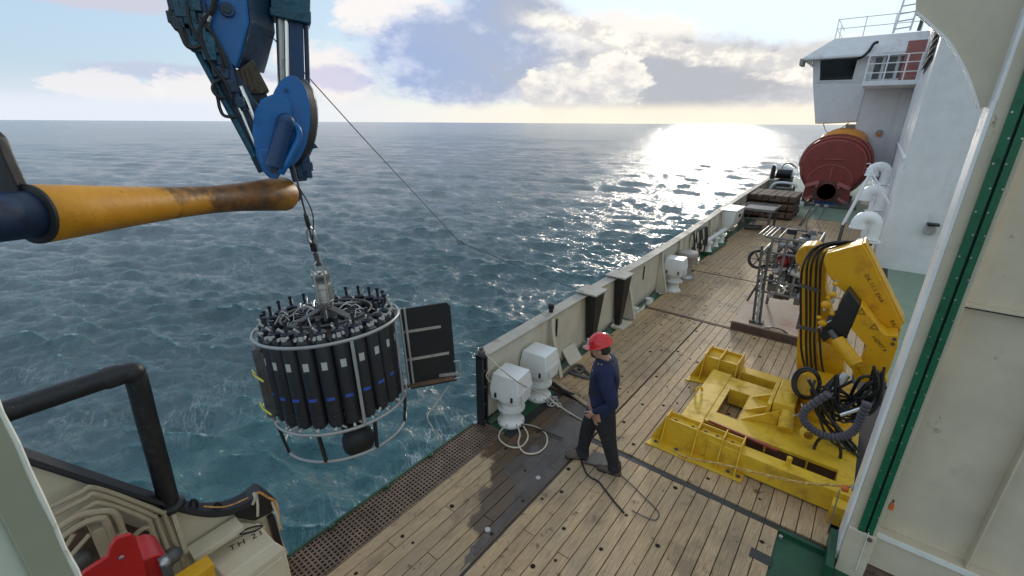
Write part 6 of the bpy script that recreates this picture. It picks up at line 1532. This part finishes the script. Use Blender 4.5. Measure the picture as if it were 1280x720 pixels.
# ================================================================== the man
def build_person():
    base = V((-1.93, 4.19, 0))
    t = thing('person', 'man in red helmet, navy sweater and black overalls looking down at the deck', 'person', tuple(base)); ORG[t.name] = V((0, 0, 0))
    t.rotation_euler = (0, 0, rad(114.3))
    # joints, local frame: +y forward, -x is his left
    J = {}; E_ = []; R_ = {}
    def j(n, p, r, par=None):
        J[n] = V(p); R_[n] = r
        if par: E_.append((par, n))
    j('pelvis', (0, .00, .95), (.145, .125)); j('belly', (0, .025, 1.08), (.135, .12), 'pelvis'); j('chest', (0, .0, 1.27), (.155, .125), 'belly')
    j('upchest', (0, .0, 1.39), (.135, .105), 'chest'); j('neck', (0, .03, 1.49), (.062, .062), 'upchest'); j('headb', (0, .07, 1.565), (.072, .082), 'neck'); j('head', (0, .095, 1.645), (.080, .098), 'headb')
    j('crown', (0, .095, 1.715), (.068, .08), 'head'); j('nose', (0, .195, 1.585), (.014, .018), 'headb')
    for s, n in ((-1, 'l'), (1, 'r')):
        j('sh'+n, (s*.175, .0, 1.385), (.070, .070), 'upchest')
    j('dell', (-.25, -.02, 1.32), (.060, .060), 'shl'); j('ell', (-.315, -.13, 1.10), (.050, .050), 'dell'); j('wrl', (-.265, .085, .955), (.032, .034), 'ell')
    j('delr', (.235, .03, 1.345), (.066, .066), 'shr'); j('elr', (.285, -.03, 1.13), (.050, .050), 'delr'); j('wrr', (.25, .0, .90), (.032, .034), 'elr')
    for s, n, kn, an, toe in ((-1, 'l', (-.10, -.10, .50), (-.09, -.20, .10), (-.10, -.13, .05)), (1, 'r', (.09, .15, .51), (.085, .20, .10), (.10, .36, .05))):
        j('hip'+n, (s*.085, -.01, .86), (.105, .115), 'pelvis'); j('th'+n, V((s*.09, -.01, .86)).lerp(V(kn), .5), (.09, .095), 'hip'+n)
        j('kn'+n, kn, (.066, .072), 'th'+n); j('cal'+n, V(kn).lerp(V(an), .4), (.060, .066), 'kn'+n); j('an'+n, an, (.048, .052), 'cal'+n)
    # hands: palm and five fingers of different lengths
    def hand(n, wr, d, side, thumbdir):
        d = V(d).normalized(); side = V(side); side = (side-d*side.dot(d)).normalized(); curl = d.cross(side)*(1 if n == 'l' else -1)
        w_ = J[wr]; j('palm'+n, w_+d*.055, (.030, .022), wr); j('pal2'+n, w_+d*.085, (.032, .020), 'palm'+n)
        for i, (o, L) in enumerate(((-.028, .072), (-.010, .082), (.010, .076), (.027, .060))):
            a = w_+d*.10+side*o; b_ = a+(d*.8+curl*.45).normalized()*L*.55; c = b_+(d*.35+curl*.9).normalized()*L*.45
            j(f'f{i}a'+n, a, (.0095, .0095), 'pal2'+n); j(f'f{i}b'+n, b_, (.0085, .0085), f'f{i}a'+n); j(f'f{i}c'+n, c, (.007, .007), f'f{i}b'+n)
        tb = w_+d*.045+side*thumbdir*.035; j('ta'+n, tb, (.011, .011), 'palm'+n); j('tb'+n, tb+(d*.7+side*thumbdir*.7).normalized()*.035, (.0095, .0095), 'ta'+n); j('tc'+n, tb+(d*.95+side*thumbdir*.4+curl*.3).normalized()*.062, (.008, .008), 'tb'+n)
    hand('l', 'wrl', (.12, .55, -.75), (0, .8, .5), 1)
    hand('r', 'wrr', (-.1, .5, -.8), (0, .8, .5), 1)
    names = list(J); idx = {n: i for i, n in enumerate(names)}
    me = bpy.data.meshes.new('body'); me.from_pydata([tuple(J[n]) for n in names], [(idx[a], idx[b_]) for a, b_ in E_], [])
    o = bpy.data.objects.new('body', me); COL.objects.link(o)
    sk = o.modifiers.new('skin', 'SKIN'); sk.use_smooth_shade = True
    for i, n in enumerate(names):
        sv = me.skin_vertices[0].data[i]; sv.radius = tuple(q*(1.0 if n[0] == 'f' or n[:2] in ('ta', 'tb', 'tc', 'pa', 'he', 'cr', 'no', 'wr', 'ne') or n == 'head' else 1.52) for q in R_[n]); sv.use_root = (n == 'pelvis')
    ss = o.modifiers.new('sub', 'SUBSURF'); ss.levels = ss.render_levels = 2
    dg = bpy.context.evaluated_depsgraph_get(); m2 = bpy.data.meshes.new_from_object(o.evaluated_get(dg)); m2.name = 'body'
    bpy.data.objects.remove(o); o = bpy.data.objects.new('body', m2); COL.objects.link(o); o.parent = t
    m2.materials.clear()
    for k in ('navy', 'overall', 'skin', 'greyglove'): m2.materials.append(mt[k])
    segs = [(J[a], J[b_], b_) for a, b_ in E_]
    def near(p):
        best = None
        for a, b_, n in segs:
            ab = b_-a; f = max(0, min(1, (p-a).dot(ab)/max(ab.length_squared, 1e-9))); dd = (p-(a+ab*f)).length
            if best is None or dd < best[0]: best = (dd, n, f)
        return best
    hands = {'palm', 'pal2'}
    for pl in m2.polygons:
        p = pl.center; _, n, f = near(p)
        k = 0
        if n in ('headb', 'head', 'crown', 'nose') or (n == 'neck' and p.z > 1.525): k = 2
        elif n[:4] in hands or n[0] == 'f' or n[:2] in ('ta', 'tb', 'tc'): k = 2
        elif n.startswith(('hip', 'th', 'kn', 'cal', 'an')): k = 1
        elif n in ('belly',): k = 1
        elif n in ('chest', 'upchest') and p.y > .085 and abs(p.x) < .13 and p.z < 1.36: k = 1
        elif n in ('chest',) and p.z < 1.14: k = 1
        elif n in ('pelvis',): k = 1
        elif n in ('chest', 'upchest', 'neck') and .055 < abs(p.x) < .095: k = 1      # braces
        pl.material_index = k; pl.use_smooth = True
    # helmet
    hc = V((0, .082, 1.675)); tilt = Matrix.Rotation(rad(-20), 3, 'X')
    def hp(x, y, z): return hc+tilt@V((x, y, z))
    rings = []
    for f in (0, .12, .35, .58, .78, .92, .985, 1.0):
        a = f*math.pi/2; rr = math.cos(a); zz = math.sin(a)*.140
        if f == 1: rr = .02
        rings.append([hp(.114*rr*math.cos(u)*1.0, .134*rr*math.sin(u), zz) for u in np.linspace(0, 2*math.pi, 33)[:-1]])
    rings.insert(0, [hp(.120*math.cos(u), .140*math.sin(u), -.006) for u in np.linspace(0, 2*math.pi, 33)[:-1]])
    h = MB().loft(rings).build('helmet', mt['helmet'], t, wpos=False, smooth=60)
    pk = [hp(.105*math.cos(u), .085+.098*math.sin(u), -.010) for u in np.linspace(.15, math.pi-.15, 15)]
    MB().prism(pk, tilt@V((0, 0, .009))).build('peak', mt['helmet'], h, wpos=False, bevel=.003)
    MB().bar(hp(0, -.11, .095), hp(0, .12, .085), .022, .014, tilt@V((0, 0, 1))).build('ridge', mt['helmet'], h, wpos=False, bevel=.005)
    for s in (-1, 1): MB().bar(hp(s*.055, -.10, .085), hp(s*.055, .11, .078), .014, .012, tilt@V((0, 0, 1))).build('ridge', mt['helmet'], h, wpos=False, bevel=.004)
    MB().prism([hp(-.028, .128, .03), hp(.028, .128, .03), hp(.022, .098, .085), hp(-.022, .098, .085)], tilt@V((0, .024, .01))).build('badge', mt['label'], h, wpos=False, bevel=.003)
    MB().tube([(.092*math.cos(u), .022+.084*math.sin(u), 1.492+.012*math.sin(u)) for u in np.linspace(0, 6.283, 25)[:-1]], .026, 8, True).build('collar', mt['navy'], t, wpos=False)
    # hair at the nape, beard, ears
    MB().ball((0, .040, 1.615), (.086, .078, .062), 18, 12).build('hair', mt['hair'], t, wpos=False)
    MB().ball((0, .128, 1.545), (.060, .060, .046), 18, 12).build('beard', mt['hair'], t, wpos=False)
    for s in (-1, 1):
        MB().ball((s*.084, .085, 1.605), (.014, .022, .034), 10, 8).build('ear', mt['skin'], t, wpos=False)
        MB().ball((s*.032, .170, 1.615), (.012, .008, .008), 8, 6).build('eye', mt['label'], t, wpos=False)
    MB().tube([(-.03, .178, 1.562), (0, .188, 1.559), (.03, .178, 1.562)], .006, 6).build('mouth', mt['skin'], t, wpos=False)
    # boots
    for n, ang in (('l', -12), ('r', 10)):
        a = J['an'+n]; R2 = Matrix.Rotation(rad(ang), 3, 'Z')
        def bp(x, y, z): return V((a.x, a.y, 0))+R2@V((x, y, z))
        secs = []
        for y, w_, h0 in ((-.085, .030, .075), (-.07, .042, .10), (-.03, .046, .115), (.03, .046, .115), (.08, .048, .085), (.14, .051, .068), (.185, .042, .058), (.205, .022, .042)):
            secs.append([bp(-w_, y, .012), bp(w_, y, .012), bp(w_*1.02, y, h0*.5), bp(w_*.72, y, h0*.92), bp(0, y, h0), bp(-w_*.72, y, h0*.92), bp(-w_*1.02, y, h0*.5)])
        b_ = MB().loft(secs).build('boot', mt['boot'], t, wpos=False, smooth=70)
        MB().prism([bp(x, y, 0) for x, y in ((-.035, -.09), (.035, -.09), (.05, 0), (.046, .06), (.056, .14), (.04, .2), (0, .216), (-.04, .2), (-.056, .14), (-.046, .06), (-.05, 0))], (0, 0, .022)).build('sole', mt['rubber'], b_, wpos=False)
        MB().lathe([(.080, 0), (.083, .06), (.076, .10)], (a.x, a.y-.004, .055), n=14).build('trouser_cuff', mt['overall'], t, wpos=False)
    # bib buckles and pocket
    MB().box(-.075, -.055, .145, .152, 1.34, 1.37).build('buckle', mt['steel'], t, wpos=False)
    MB().box(.055, .075, .145, .152, 1.34, 1.37).build('buckle', mt['steel'], t, wpos=False)
    MB().box(-.05, -.02, .150, .157, 1.22, 1.25).build('badge', mt['label'], t, wpos=False)
build_person()
